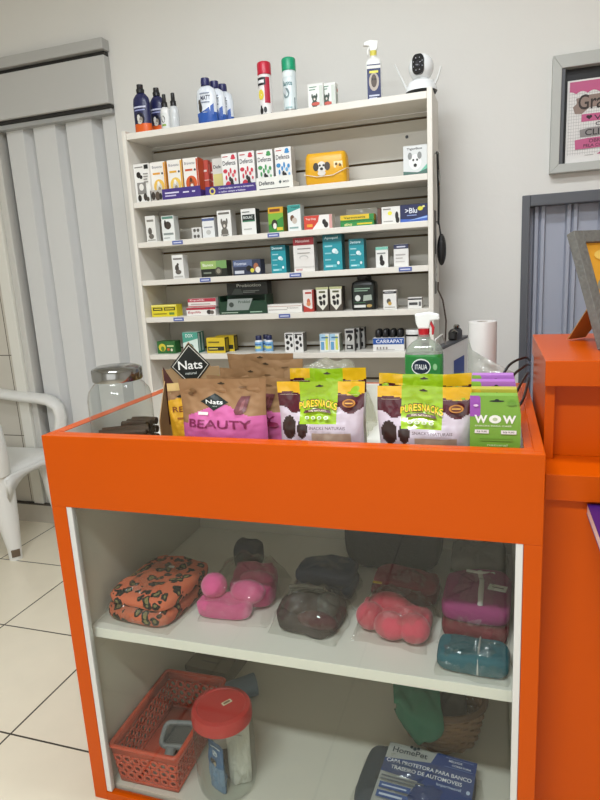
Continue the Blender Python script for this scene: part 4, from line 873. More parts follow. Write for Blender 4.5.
b.deco([('p', [(.0, .2), (.58, .2), (.0, .78)], '4c2320'), ('t', 'SNACK', .05, .48, .2, .53, 'e6d9c8'), ('t', 'ASSADO', .05, .42, .24, .47, 'e6d9c8'), ('t', 'NATURAL', .05, .36, .28, .41, 'e6d9c8'),
        ('p', [(.14, .77), (.5, .55), (.86, .77), (.5, .99)], '121814'), ('p', [(.17, .77), (.5, .57), (.83, .77), (.5, .97)], 'd9d6c8'), ('p', [(.185, .77), (.5, .58), (.815, .77), (.5, .96)], '121814'), ('t', 'Nats', .28, .735, .72, .82, 'f2f2ec'), ('t', 'natural', .4, .685, .6, .71, 'c9cfc8'),
        ('p', [(.68, .5), (1, .5), (1, .66), (.8, .62)], '8ca63c')], lambda u, v, k: (-w / 2 + w * u, d / 2 - .0006 - k * .0003, .275 * v)); b.build('header_card', bx)
pouch('snack_sachet', 'small yellow and kraft snack sachet standing in the kraft display box', -.7055, 1.266, TRAY + .003, .094, .192, .034, lambda u, v: (YEL if v < .62 + .15 * u else (M('d6b878', .4) if v > .84 else KR)), [diamond(.5, .70, .28, .085, '17211d'), ('t', 'Nats', .34, .68, .66, .72, 'eef0ea'), ('t', 'RELAX', .1, .36, .9, .48, '7a3c10'), ('p', [(.7, .5), (.72, .62), (.86, .64), (.84, .5)], '6d3a3e'), ('r', .2, .2, .8, .24, '9a5c18')], rz=R_(25), seed=11)
# glossy snack pouches with yellow band and green label
PY = M('e8b41c', .22, coat=.4); PG = M('9ac01e', .22, coat=.4); PMR = M('4e1724', .22, coat=.4); PLI = M('c9bdc6', .22, coat=.4, vary=.12, scale=45); PDK = M('33231f', .3, coat=.3); PBN = M('a58f7c', .3)
def ps_art(u, v):
    if .27 < u < .70 and v > .30: 
        return PG
    if v > .80 + .03 * sin(u * 13): return PY
    if v > .52 + .06 * sin(u * 19 + 1) and v <= .82: return PMR
    if v > .80: return PMR
    if (u - .13) ** 2 / .009 + (v - .22) ** 2 / .04 < 1 or (u - .30) ** 2 / .004 + (v - .22) ** 2 / .03 < 1: return PDK
    if v < .16 and .42 < u < .86: return PBN
    return PLI
def ps_print():
    its = []
    word = 'PURESNACKS'
    for i, c in enumerate(word):                               # letters along an arc
        a = (i - 4.5) / 4.5
        uu = .485 + a * .205; vv = .585 - .045 * a * a
        s = .0205
        its.append(('t', c, uu - s - .006, vv - .010, uu + s + .005, vv + .125, '3d1c08')); its.append(('t', c, uu - s, vv, uu + s, vv + .112, 'f4cc20'))
    its += [('p', [(.32, .485), (.34, .535), (.485, .565), (.63, .535), (.65, .485), (.485, .515)], '4e2018'), ('t', '100% NATURAL', .38, .515, .59, .54, 'e9d8b4')]
    for i in range(4): its += [('d', .37 + .075 * i, .42, .026, .026, 'e6ead6'), ('d', .37 + .075 * i, .42, .018, .018, '9aa86a')]
    its += [('t', 'BIFINHOS DE CARNE', .40, .30, .80, .345, '6b5a5a') if 0 else ('t', 'SNACKS NATURAIS', .40, .235, .82, .285, '5a4a4c'), ('d', .845, .66, .075, .068, 'b97a28'), ('d', .845, .66, .055, .05, '6a3414'), ('r', .80, .65, .89, .67, 'e0a848'), ('r', .06, .80, .26, .803, 'f0e0c0'), ('r', .71, .80, .96, .803, 'e6d0b0')]
    return its
for x, y, w, h, sd, rz, lb in ((-.342, 1.166, .186, .217, 21, 0, 'glossy yellow and green snack pouch at the counter rim beside the kraft pouches'),
        (-.352, 1.262, .172, .228, 22, R_(2), 'glossy yellow and green snack pouch behind the one beside the kraft pouches'),
        (-.132, 1.168, .184, .208, 23, R_(-1), 'glossy yellow and green snack pouch at the counter rim beside the lime cards'),
        (-.140, 1.254, .194, .218, 24, R_(1), 'glossy yellow and green snack pouch behind the one next to the lime cards')):
    pouch('snack_pouch', lb, x, y, TRAY, w, h, .055, ps_art, ps_print(), seed=sd, rz=rz)
# lime / yellow / violet hang-card boxes
def hangbox(lb, x, y, w, h, d, col, col2, full):
    t = thing('snack_box', lb, 'box', (x, y, TRAY + .0005), 0, None)
    m = M(col, .45)
    b = MB(); b.prism([(-w / 2, 0), (w / 2, 0), (w / 2, h - .035), (w / 2 - .007, h), (-w / 2, h)], -d / 2, d / 2, m)
    its = [('p', [(.0, .64), (.17, .64), (.21, .67), (.21, .96), (.18, 1.), (0, 1.)], col2), ('d', .53, .91, .15, .016, '16241a'), ('d', .53, .925, .045, .022, '16241a')]
    if full:
        its += [('t', 'W', .09, .53, .35, .67, 'f0f2ea'), ('d', .50, .60, .12, .072, 'f0f2ea'), ('d', .50, .60, .05, .03, 'b9c9a0'), ('t', 'W', .65, .53, .91, .67, 'f0f2ea'), ('t', 'SNACKS PARA CAES', .1, .475, .82, .50, 'dfe8cc'), ('r', .1, .355, .38, .42, 'eeeae4'), ('r', .62, .35, .92, .415, 'eeeae4'), ('t', 'R$ 9,90', .14, .37, .34, .405, '7a7a78'), ('t', 'R$ 9,90', .66, .365, .88, .40, '7a7a78'), ('d', .82, .88, .09, .035, '6a9a34'), ('d', .12, .84, .05, .02, 'e0c4e4'), ('t', 'natural', .35, .14, .75, .18, 'cfe0a8'), ('r', .2, .25, .85, .27, '6a9030')]
    its = [it if it[0] != 't' or it[1] != 'W' else ('t', 'w', it[2], it[3], it[4], it[5], it[6]) for it in its]
    b.deco(its, lambda u, v, k: (-w / 2 + w * u, -d / 2 - .0005 - k * .0003, h * (.44 + .56 * v))); b.build('card_box', t)
hangbox('front lime green hanging snack box with bold white lettering', .002, 1.150, .090, .198, .028, '79a83a', '9a4fae', True)
hangbox('lime green snack box with yellow edge directly behind the front lime green box', .002, 1.186, .090, .203, .028, 'b8b03a', 'd8b02c', False)
hangbox('violet snack box behind the lime green ones', .001, 1.222, .088, .211, .028, 'a866b8', '88b83c', False)
hangbox('rearmost violet snack box with green edge', .000, 1.258, .086, .217, .028, 'b070c0', '8ab840', False)

# ------------------------------------------------------------------ glass jar with chrome lid and chew sticks
jx, jy = -.847, 1.196
t = thing('glass_jar', 'clear glass storage jar with shiny metal lid in the counter tray corner', 'jar', (jx, jy, TRAY + .0005))
b = MB(); b.lathe([(.062, 0), (.070, .006), (.074, .03), (.074, .172), (.070, .190), (.058, .206), (.052, .212), (.051, .226)], JARG, 40, cap=False); b.lathe([(.0005, .0), (.062, 0)], JARG, 40, cap=False); b.build('jar_body', t, smooth=60)
b = MB(); b.lathe([(.057, .215), (.058, .218), (.058, .240), (.056, .243)], CHROME, 40); b.lathe([(.054, .243), (.045, .248), (.0005, .250)], CHROME, 40, cap=False); b.build('lid', t, smooth=40)
STK = M('4c3c2c', .7, vary=.2, scale=60, bump=.5)
for lv in range(5):
    for i in range(5 if lv < 4 else 3):
        o_ = -.042 + .021 * (i + (1 if lv == 4 else 0)); l = math.sqrt(.058 ** 2 - o_ ** 2); an = .45 + (.95 if lv % 2 else 0); ca, sa = cos(an), sin(an)
        b = MB(); b.tube([(-l, 0, 0), (0, .002, .001), (l, 0, 0)], [.008, .0095, .008], STK, 8, flat=.0085)
        tag(b.build('chew_stick', smooth=60, loc=(jx - o_ * sa, jy + o_ * ca, TRAY + .0115 + .0192 * lv), rz=an), 'dark brown chew stick piled in the clear glass jar', 'pet treat', 'chew sticks in the glass jar')
for lv in range(4):
    for i in range(3):
        b = MB(); b.tube([(-.036, 0, 0), (0, .002, .001), (.034, 0, .0)], [.009, .0105, .009], STK, 8, flat=.010)
        tag(b.build('chew_stick', smooth=60, loc=(-.880, 1.292 + .024 * i, TRAY + .0115 + .0222 * lv), rz=.05), 'dark brown chew stick in the loose pile beside the kraft display box', 'pet treat', 'loose chew sticks in the counter tray')
# crumpled clear bag behind the pouches
def crumple(w, d, h, seed, m, nx=26, ny=22, amp=.012):
    b = MB(); sd = Vector((seed, seed * 2.3, 0)); vs = []; fs = []
    for i in range(nx + 1):
        for j in range(ny + 1):
            u, v = i / nx * 2 - 1, j / ny * 2 - 1
            e = max(0, 1 - abs(u) ** 3) ** .6 * max(0, 1 - abs(v) ** 3) ** .6
            z = h * e + noise.noise(Vector((u * 3, v * 3, 0)) + sd) * amp * (.3 + e) + noise.noise(Vector((u * 8, v * 8, 4)) + sd) * amp * .45
            vs.append((u * w / 2 + noise.noise(Vector((u * 2, v * 2, 9)) + sd) * .01, v * d / 2 + noise.noise(Vector((u * 2, v * 2, 14)) + sd) * .01, max(.0012, z)))
    for i in range(nx):
        for j in range(ny): a0 = i * (ny + 1) + j; fs.append((a0, a0 + ny + 1, a0 + ny + 2, a0 + 1))
    b.add(vs, fs, m); return b
tag(crumple(.24, .17, .195, 3., clear('cloudy_film', 'f0f0ea', 1.3, .05, .1, frost=.22, bump=.9, bscale=50, diff='dcd9c2'), amp=.02).build('plastic_bag', smooth=180, loc=(-.44, 1.575, TRAY + .001)), 'crumpled see-through plastic bag heaped behind the kraft pouches in the counter tray', 'plastic bag')

# ------------------------------------------------------------------ cleaner bottle, film roll
t = thing('cleaner_spray_bottle', 'green cleaner spray bottle with white and red trigger at the back of the counter tray', 'spray bottle', (-.178, 1.60, TRAY + .0005))
GRN = M('2c8a3c', .15, coat=.5)
b = MB(); rrloft(b, [(.094, .058, .02, 0), (.100, .064, .022, .006), (.100, .064, .022, .205), (.098, .062, .022, .212)], GRN); rrloft(b, [(.098, .062, .022, .2122), (.092, .058, .022, .226), (.066, .046, .018, .240), (.034, .032, .014, .250), (.029, .029, .013, .262)], clear('bottle_plastic', 'd9e4d9', 1.35, .04, .05, frost=.25)); b.build('body', t, smooth=45)
b = MB(); b.deco([('r', .02, .0, .98, 1., '2a7d3a'), ('d', .45, .83, .27, .15, 'e6ebe6'), ('d', .45, .83, .245, .125, '16223c'), ('t', 'ITALIA', .28, .785, .62, .875, 'f0f2f4'), ('r', .2, .42, .8, .46, 'cfe2cf'), ('r', .3, .32, .75, .35, '9ac49a'), ('d', .84, .83, .06, .06, '8cc08a')], lambda u, v, k: (-.046 + .092 * u, -.0326 - k * .0003, .06 + .145 * v)); b.build('label_print', t)
trigger(t, .256, 1.15, M('f0f0ec', .3), M('c4202c', .35), M('c4202c', .35), -1)
t = thing('plastic_bag_roll', 'upright roll of clear plastic bags with a loose sheet beside the green cleaner', 'roll', (-.031, 1.62, TRAY + .0005))
RLM = M('dcd8d4', .28, vary=.04, scale=30, coat=.3)
b = MB(); b.lathe([(.035, 0), (.0355, .004), (.0355, .286), (.035, .29)], RLM, 32, cap=False); b.lathe([(.014, 0), (.035, 0)], RLM, 32, cap=False); b.lathe([(.035, .29), (.014, .29)], RLM, 32, cap=False); b.build('roll_body', t, smooth=40)
b = MB(); b.lathe([(.014, .29), (.014, .0)], M('b8ada2', .7), 24, cap=False); b.build('core', t, smooth=40)
b = MB(); vs = []; fs = []
nn, mm = 22, 14
for i in range(nn + 1):
    for j in range(mm + 1):
        u, v = i / nn, j / mm
        a = -pi * .95 + u * 1.5
        px, py = .0365 * cos(a), .0365 * sin(a)
        if u > .45:
            q = (u - .45) / .55; px = .0365 * cos(-pi * .95 + .675) + q * .105; py = .0365 * sin(-pi * .95 + .675) - .004 - .02 * sin(q * 3) - noise.noise(Vector((q * 5, v * 4, 2))) * .012
        zt = .262 - .10 * u ** 1.1; zb = .03 + (.10 * min(1, max(0, (u - .4) / .2))) 
        zz = zb + (zt - zb) * v
        vs.append((px, py, zz))
for i in range(nn):
    for j in range(mm): a0 = i * (mm + 1) + j; fs.append((a0, a0 + mm + 1, a0 + mm + 2, a0 + 1))
b.add(vs, fs, clear('roll_film', 'f2f2f0', 1.3, .08, .1, frost=.5, bump=1., bscale=60)); b.build('loose_sheet', t, smooth=180)

# ------------------------------------------------------------------ work table behind the counter with its things
wt = thing('work_table', 'white work table hidden between the orange counter and the shelf unit', 'table', (-.28, 2.02, 0))
b = MB(); b.box(-.34, .34, -.21, .22, .80, .825, MDF); b.build('table_top', wt, bevel=.002)
for sx in (-.31, .31):
    for sy in (-.18, .19):
        b = MB(); b.box(sx - .018, sx + .018, sy - .018, sy + .018, 0, .80, MDF); b.build('leg', wt)
t = thing('display_board', 'thin white board with dark top edge and blue sticker standing behind the film roll', 'board', (-.20, 2.05, .8255), R_(-11.5))
b = MB(); b.box(.050, .075, -.17, .17, 0, .222, M('f2f2f0', .35)); b.build('panel', t, bevel=.002)
b = MB(); b.box(.049, .076, -.172, .172, .2222, .231, M('4a4a4c', .4)); b.build('edge_strip', t, bevel=.001)
b = MB(); b.deco([('r', .46, .3, .86, .80, '1f3f96'), ('r', .50, .36, .82, .54, '3f78c4')], lambda u, v, k: (.0756 + k * .0003, -.17 + .34 * u, .21 * v)); b.build('sticker', t)
t = thing('cable_adapter', 'small black and silver adapter sitting on the dark edge of the white board', 'adapter', (-.128, 2.09, 1.0572), R_(-11.5))
b = MB(); rrloft(b, [(.026, .075, .008, 0), (.03, .085, .01, .006), (.03, .08, .01, .026), (.022, .06, .008, .034)], M('1c1a18', .45)); b.build('adapter_body', t, smooth=40)
b = MB(); b.lathe([(.008, .0335), (.010, .036), (.010, .044), (.006, .048)], CHROME, 16, 1, 0, .015); b.build('knob', t, smooth=40)
b = MB(); b.tube([(.012, -.03, .02), (.02, -.045, .03), (.012, -.055, .036), (.0, -.04, .03)], .003, CHROME, 8); b.build('clip', t, smooth=60)
b = MB(); b.tube([(-.215, 1.82, .829), (-.190, 1.83, .90), (-.182, 1.84, 1.0), (-.172, 1.855, 1.085), (-.156, 1.90, 1.095), (-.150, 1.95, 1.0605)], .0025, M('c9c6c0', .4), 8)
tag(b.build('white_cable', smooth=60), 'thin pale cable hooked over the white board edge', 'cable')

# black cables between counter and desk
for i, pts in enumerate(([(.0875, 1.665, 1.05), (.07, 1.60, 1.066), (.034, 1.535, 1.058), (.016, 1.51, 1.02), (.022, 1.50, .96), (.034, 1.50, .874)],
                         [(.0875, 1.676, 1.035), (.074, 1.60, 1.046), (.040, 1.50, 1.035), (.026, 1.475, .99), (.034, 1.465, .95), (.041, 1.46, .874)],
                         [(.0875, 1.687, 1.01), (.078, 1.60, 1.025), (.050, 1.45, 1.01), (.036, 1.43, .97), (.038, 1.42, .93), (.041, 1.415, .874)],
                         [(.0875, 1.698, .995), (.082, 1.60, 1.008), (.062, 1.41, 1.0), (.046, 1.385, .98), (.041, 1.375, .94), (.041, 1.37, .874)])):
    sm = []
    for k in range(len(pts) - 1):
        p0, p1, p2, p3 = (Vector(pts[max(0, min(len(pts) - 1, k + q))]) for q in (-1, 0, 1, 2))
        for s_ in range(6):
            tt = s_ / 6
            sm.append(.5 * ((2 * p1) + (p2 - p0) * tt + (2 * p0 - 5 * p1 + 4 * p2 - p3) * tt * tt + (3 * p1 - p0 - 3 * p2 + p3) * tt ** 3))
    sm.append(Vector(pts[-1]))
    b = MB(); b.tube(sm, .0032, BLACK, 8)
    tag(b.build('power_cable', smooth=60), 'black cable looping from behind the orange desk down beside the counter rim', 'cable', 'black cables between counter and desk')

# ------------------------------------------------------------------ packed garments on the cabinet shelf
SH = .481
def soft(w, d, h, seed, m, n=2.6, amp=.006, nx=30, ny=26, sag=0.):
    """soft folded cushion standing on z = 0: superellipse plan, rounded section, noise creases"""
    b = MB(); sd = Vector((seed * 1.3, seed * 2.9, seed)); vs = []; fs = []
    nr, na = 14, 44
    def pt(k, i):
        ph = -pi / 2 + pi * k / nr; th = 2 * pi * i / na
        cs = lambda a, e: math.copysign(abs(cos(a)) ** e, cos(a)); sn = lambda a, e: math.copysign(abs(sin(a)) ** e, sin(a))
        e1, e2 = .36, 2 / (n * 1.7)
        x = w / 2 * cs(ph, e1) * cs(th, e2); y = d / 2 * cs(ph, e1) * sn(th, e2); z = h / 2 * (1 + sn(ph, .62))
        q = Vector((x * 14, y * 14, z * 14)) + sd
        nn = noise.noise(q) * amp * 1.3 + (.5 - abs(noise.noise(q * 1.9))) * amp * .9 + noise.noise(q * 4) * amp * .4
        z = max(.0, z + (nn * 1.4 if z > h * .3 else 0)); s = 1 + nn * 3
        return (x * s, y * s, z - sag * 0)
    for k in range(nr + 1):
        for i in range(na): vs.append(pt(k, i))
    for k in range(nr):
        for i in range(na): fs.append((k * na + i, k * na + (i + 1) % na, (k + 1) * na + (i + 1) % na, (k + 1) * na + i))
    b.add(vs, fs, m); return b
def film(t, w, d, h, seed, loc=(0, 0, 0), m=None, rz=0, amp=.007):
    nx, ny = 22, 19
    b = crumple(w, d, h, seed, m or FILM, nx, ny, amp); rn = random.Random(int(seed)); sd = Vector((seed, 3, seed))
    for i, v in enumerate(b.v):
        k = 0 if i // (ny + 1) in (0, nx) or i % (ny + 1) in (0, ny) else 1
        b.v[i] = v + Vector((rn.uniform(-.003, .003) * k, rn.uniform(-.003, .003) * k, max(-v.z + .001, ((abs(noise.noise(v * 22 + sd)) - .25) * .02 + rn.uniform(-.003, .003)) * k)))
    b.f = [t for f in b.f for t in ((f[0], f[1], f[2]), (f[0], f[2], f[3]))]; b.m = [0] * len(b.f)
    b.build('plastic_wrap', t, smooth=24, loc=loc, rz=rz)

def leopard():
    m = bpy.data.materials.new('leopard_fleece'); m.use_nodes = True
    nt = m.node_tree; b = nt.nodes['Principled BSDF']; b.inputs['Roughness'].default_value = .85
    tc = nt.nodes.new('ShaderNodeTexCoord')
    nz = nt.nodes.new('ShaderNodeTexNoise'); nz.inputs['Scale'].default_value = 38
    add = nt.nodes.new('ShaderNodeMix'); add.data_type = 'RGBA'; add.blend_type = 'LINEAR_LIGHT'; add.inputs[0].default_value = .018
    nt.links.new(tc.outputs['Object'], nz.inputs['Vector']); nt.links.new(tc.outputs['Object'], add.inputs[6]); nt.links.new(nz.outputs['Color'], add.inputs[7])
    vo = nt.nodes.new('ShaderNodeTexVoronoi'); vo.inputs['Scale'].default_value = 33; vo.inputs['Randomness'].default_value = .75
    nt.links.new(add.outputs[2], vo.inputs['Vector'])
    cr = nt.nodes.new('ShaderNodeValToRGB'); cr.color_ramp.interpolation = 'CONSTANT'
    el = cr.color_ramp.elements
    el[0].position = 0; el[0].color = lin('7d7448'); el[1].position = .22; el[1].color = lin('1f1c14')
    e = el.new(.42); e.color = lin('cf6a48')
    nt.links.new(vo.outputs['Distance'], cr.inputs[0]); nt.links.new(cr.outputs[0], b.inputs['Base Color'])
    return m
LEO = leopard()
t = thing('pet_garment_pack', 'orange leopard print pet garment folded in clear plastic on the cabinet shelf', 'pet clothes', (-.825, 1.238, SH + .0005), R_(-5))
soft(.19, .235, .042, 1, LEO, 3.2).build('garment', t, smooth=180)
soft(.185, .225, .040, 2, LEO, 3.2).build('garment', t, smooth=180, loc=(.004, .004, .036))
b = MB(); b.box(-.008, .008, -.004, .004, .0, .002, M('e8e6e0', .5)); b.build('tag', t, loc=(.01, .045, .0785))
film(t, .205, .25, .09, 31, (.002, 0, 0), amp=.006)

PKF = M('d9568e', .9, bump=.5, bscale=90, sheen=.4); PKD = M('a8324f', .9, bump=.4, bscale=80, sheen=.3)
t = thing('pet_garment_pack', 'bright pink fluffy pet garment with a ball shaped end on the cabinet shelf', 'pet clothes', (-.607, 1.30, SH + .0005), R_(4))
b = MB(); b.ball((-.062, -.06, .068), .033, .033, .032, PKF, 20, 14); b.build('pompom', t, smooth=180)
soft(.14, .06, .046, 3, PKF, 2.).build('garment', t, smooth=180, loc=(-.03, -.078, 0))
soft(.12, .17, .055, 4, M('cc4a80', .9, bump=.4, bscale=80, sheen=.3), 2.4, .012).build('garment', t, smooth=180, loc=(.012, .03, 0), rz=.2)
b = MB(); b.ball((.025, -.055, .055), .045, .03, .03, PKF, 20, 12); b.build('garment_fold', t, smooth=180)
b = MB(); b.ball((.03, -.0, .060), .045, .03, .02, PKF, 20, 12); b.build('garment_fold', t, smooth=180)
film(t, .18, .24, .108, 33, (0, -.0, 0))
t = thing('pet_garment_pack', 'small dark navy garment pack tucked behind the bright pink fluffy one', 'pet clothes', (-.668, 1.468, SH + .0005))
soft(.075, .075, .075, 5, M('1c2030', .85), 2.6).build('garment', t, smooth=180)

DBR = M('3a2a26', .8, bump=.4, bscale=70); STR = M('a09a8c', .8); WIN = M('4c2426', .8); DEN = M('28324a', .85, bump=.4, bscale=120)
t = thing('pet_garment_pack', 'dark brown pet garment with striped grey band in clear plastic on the cabinet shelf', 'pet clothes', (-.41, 1.238, SH + .0005), R_(-6))
soft(.15, .13, .04, 6, DBR, 2.4, .01).build('garment', t, smooth=180)
b = MB(); b.ball((-.02, -.01, .05), .055, .04, .02, DBR, 20, 12); b.ball((.035, .01, .045), .03, .045, .026, M('4a4540', .8), 20, 12); b.build('garment_fold', t, smooth=180)
b = MB(); b.ball((.03, -.045, .038), .05, .022, .02, WIN, 20, 12); b.build('lining', t, smooth=180)
b = MB()
for k in range(5): b.tube([(-.07, .045 - .004 * k, .030 + .009 * k), (-.03, .052 - .006 * k, .052 + .006 * k), (.02, .056 - .006 * k, .050 + .006 * k)], .0055, STR if k % 2 else M('6f6a60', .8), 8)
b.build('ribbed_band', t, smooth=60)
film(t, .172, .15, .088, 34, (0, -.0, 0), amp=.009)
t = thing('pet_garment_pack', 'dark denim blue garment pack between the striped brown one and the black bag', 'pet clothes', (-.415, 1.395, SH + .0005), R_(-2))
soft(.16, .125, .04, 7, DEN, 3.).build('garment', t, smooth=180); soft(.155, .12, .034, 8, DEN, 3.).build('garment', t, smooth=180, loc=(0, .004, .034))
film(t, .166, .13, .076, 35)
t = thing('harness_bag', 'black pet carrier bag with padded strap at the back of the cabinet shelf', 'bag', (-.265, 1.585, SH + .0005))
BK = M('1a1817', .75, bump=.3, bscale=60)
soft(.265, .18, .225, 9, BK, 3., .012).build('bag_body', t, smooth=180)
b = MB(); b.tube([(-.12, -.06, .17), (-.15, -.075, .20), (-.125, -.07, .235), (-.05, -.06, .235), (.02, -.05, .225)], .016, BK, 10, flat=.007); b.build('strap', t, smooth=60)
b = MB(); b.tube([(.03, -.09, .13), (.085, -.094, .165), (.12, -.08, .20), (.14, -.06, .225)], .018, BK, 10, flat=.008); b.build('strap', t, smooth=60)
b = MB(); b.tube([(-.165, -.078, .185), (-.140, -.085, .215)], .007, M('2c2c2c', .3), 8); b.build('buckle', t, smooth=60)

COR = M('c9485a', .9, bump=.5, bscale=90, sheen=.3); CRI = M('7a1f2c', .85, bump=.4, bscale=90)
t = thing('pet_garment_pack', 'coral red fluffy pet garment in clear plastic with a yellow sticker on the cabinet shelf', 'pet clothes', (-.212, 1.258, SH + .0005), R_(-5))
for (x, y, z, rx, ry, rz_) in ((-.055, -.02, .034, .034, .034, .032), (.0, -.045, .034, .04, .03, .032), (.052, -.04, .034, .036, .034, .033), (-.02, .02, .045, .05, .03, .03)):
    b = MB(); b.ball((x, y, z), rx, ry, rz_, COR, 20, 12); b.build('garment_fold', t, smooth=180)
soft(.165, .08, .05, 11, COR, 2.2, .01).build('garment', t, smooth=180, loc=(0, .01, 0))
b = MB(); b.box(-.011, .011, -.004, .004, 0, .0012, M('d9b83c', .4)); b.build('sticker', t, loc=(-.055, .045, .0835))
film(t, .172, .155, .09, 36, amp=.007)
t = thing('pet_garment_pack', 'folded dark crimson pet garment pack right behind the coral red fluffy one', 'pet clothes', (-.210, 1.404, SH + .0005), R_(-3))
soft(.168, .10, .034, 12, CRI, 3.).build('garment', t, smooth=180); soft(.162, .095, .03, 13, CRI, 3.).build('garment', t, smooth=180, loc=(.003, .002, .028))
film(t, .17, .112, .062, 37)

MAG = M('8c2a64', .85, bump=.3, bscale=110); TEA = M('1d5a66', .85, bump=.4, bscale=110); WST = M('d9d6d4', .6)
t = thing('pet_garment_pack', 'teal folded pet jacket with one white stripe in clear plastic at the shelf edge', 'pet clothes', (-.035, 1.160, SH + .0005), R_(-3))
soft(.145, .085, .046, 14, TEA, 3., .004).build('garment', t, smooth=180)
b = MB(); b.tube([(.012, -.042, .012), (.012, -.036, .038), (.012, -.01, .0475), (.012, .02, .048), (.012, .036, .040)], .0065, WST, 8, flat=.0018); b.build('stripe', t, smooth=60)
film(t, .152, .10, .055, 38, amp=.005)
t = thing('pet_garment_pack', 'magenta folded pet jacket with white zip stripe and white label on the cabinet shelf', 'pet clothes', (-.032, 1.32, SH + .0005), R_(-3))
soft(.146, .19, .045, 15, CRI, 3.2, .005).build('garment', t, smooth=180)
soft(.15, .19, .05, 16, MAG, 3.2, .005).build('garment', t, smooth=180, loc=(0, .006, .042))
b = MB(); b.tube([(.012, -.085, .07), (.012, -.07, .090), (.010, -.02, .0955), (.008, .03, .096), (.0, .075, .094)], .006, WST, 8, flat=.002); b.build('zip_stripe', t, smooth=60)
b = MB(); b.tube([(-.03, .07, .094), (.0, .062, .0965), (.035, .072, .094)], .006, WST, 8, flat=.002); b.build('collar_stripe', t, smooth=60)
b = MB(); b.box(-.02, .02, -.012, .012, .0, .002, M('e4e2de', .5)); b.box(-.012, .014, -.003, .001, .002, .0024, M('55504e', .5)); b.build('label_card', t, loc=(.045, .0, .0955), rz=R_(-8))
film(t, .153, .21, .106, 39, amp=.006)
t = thing('pet_garment_pack', 'pale grey garment pack in shiny clear plastic behind the magenta jacket', 'pet clothes', (-.035, 1.55, SH + .0005))
soft(.145, .17, .04, 17, M('8d8880', .85, vary=.15, scale=40), 3., .006).build('garment', t, smooth=180); soft(.14, .16, .038, 18, M('76716a', .85, vary=.15, scale=40), 3., .006).build('garment', t, smooth=180, loc=(0, 0, .034))
film(t, .155, .20, .078, 40, amp=.008)

# ------------------------------------------------------------------ on the cabinet floor
CF = .0303
BSK = M('c2492c', .4)
t = thing('plastic_basket', 'orange red plastic basket with round holes on the cabinet floor', 'basket', (-.836, 1.243, CF), R_(1.0))
def hole_wall(p0, p1, q0, q1, nx, nz, hole=.25, rim=.12):
    """wall from bottom edge p0-p1 to top edge q0-q1, pierced with a lattice of round holes"""
    p0, p1, q0, q1 = map(Vector, (p0, p1, q0, q1)); vs = []; fs = []
    def P(u, v): return (p0 + (p1 - p0) * u).lerp(q0 + (q1 - q0) * u, v)
    v0, v1 = .10, .78
    vs += [P(0, 0), P(1, 0), P(1, v0), P(0, v0)]; fs.append((0, 1, 2, 3))
    k = len(vs); vs += [P(0, v1), P(1, v1), P(1, 1), P(0, 1)]; fs.append((k, k + 1, k + 2, k + 3))
    for i in range(nx):
        for j in range(nz):
            a0, a1 = i / nx, (i + 1) / nx; b0, b1 = v0 + (v1 - v0) * j / nz, v0 + (v1 - v0) * (j + 1) / nz
            k = len(vs)
            for s_ in range(12):
                an = 2 * pi * s_ / 12; c, sn = cos(an), sin(an); mxx = max(abs(c), abs(sn))
                vs.append(P((a0 + a1) / 2 + (a1 - a0) / 2 * c / mxx, (b0 + b1) / 2 + (b1 - b0) / 2 * sn / mxx))
            for s_ in range(12):
                an = 2 * pi * s_ / 12
                vs.append(P((a0 + a1) / 2 + (a1 - a0) * hole * cos(an), (b0 + b1) / 2 + (b1 - b0) * hole * sin(an)))
            for s_ in range(12): fs.append((k + s_, k + (s_ + 1) % 12, k + 12 + (s_ + 1) % 12, k + 12 + s_))
    return vs, fs
b = MB(); W, D, H_, s_ = .094, .150, .118, .88
cb = [(-W * s_, -D * .92, .003), (W * s_, -D * .92, .003), (W * s_, D * .92, .003), (-W * s_, D * .92, .003)]
ct = [(-W, -D, H_), (W, -D, H_), (W, D, H_), (-W, D, H_)]
for i, (nx, nz) in enumerate(((7, 3), (12, 3), (7, 3), (12, 3))):
    j = (i + 1) % 4; b.add(*hole_wall(cb[i], cb[j], ct[i], ct[j], nx, nz), BSK)
b.add(cb, [(0, 1, 2, 3)], BSK)
o = b.build('basket_body', t, smooth=20); md = o.modifiers.new('thick', 'SOLIDIFY'); md.thickness = .0025; md.offset = 0
b = MB(); ring = [(x, y, H_) for x, y in rr(2 * W + .004, 2 * D + .004, .012, 4)]; b.tube(ring + ring[:1], .006, BSK, 8, flat=.004); b.build('rim', t, smooth=60)
# inside the basket
t = thing('grey_brush', 'grey rectangular pet brush head lying inside the orange red basket', 'brush', (-.800, 1.195, CF + .008), R_(10))
GB = M('7d7f7e', .45)
b = MB(); rg = rr(.085, .062, .016, 4); b.T = Matrix.Translation((0, .02, .062)) @ Matrix.Rotation(R_(24), 4, 'X'); ring = [(x, y, 0) for x, y in rg]; b.tube(ring + ring[:1], .0075, GB, 8); b.prismz([(x * .9, y * .9) for x, y in rg], -.004, .0, M('3f3e3a', .6)); b.build('brush_head', t, smooth=60)
b = MB(); b.tube([(-.01, -.012, .05), (-.014, -.03, .030), (-.02, -.045, .012)], [.014, .013, .012], GB, 10); b.build('handle', t, smooth=60)
t = tag(soft(.055, .04, .02, 41, M('3a3632', .7), 2.4).build('dark_cloth', smooth=180, loc=(-.79, 1.20, CF + .0065)), 'small dark folded cloth lying under the grey brush inside the basket', 'cloth')
t = thing('white_tub', 'small white tub lying on its side at the near end of the basket', 'tub', (-.82, 1.146, CF + .006), R_(12))
b = MB(); b.T = Matrix.Translation((0, 0, .021)) @ Matrix.Rotation(R_(90), 4, 'Y'); b.lathe([(.018, -.03), (.02, -.027), (.02, .022)], M('d9d4c8', .4), 24); b.build('body', t, smooth=40)
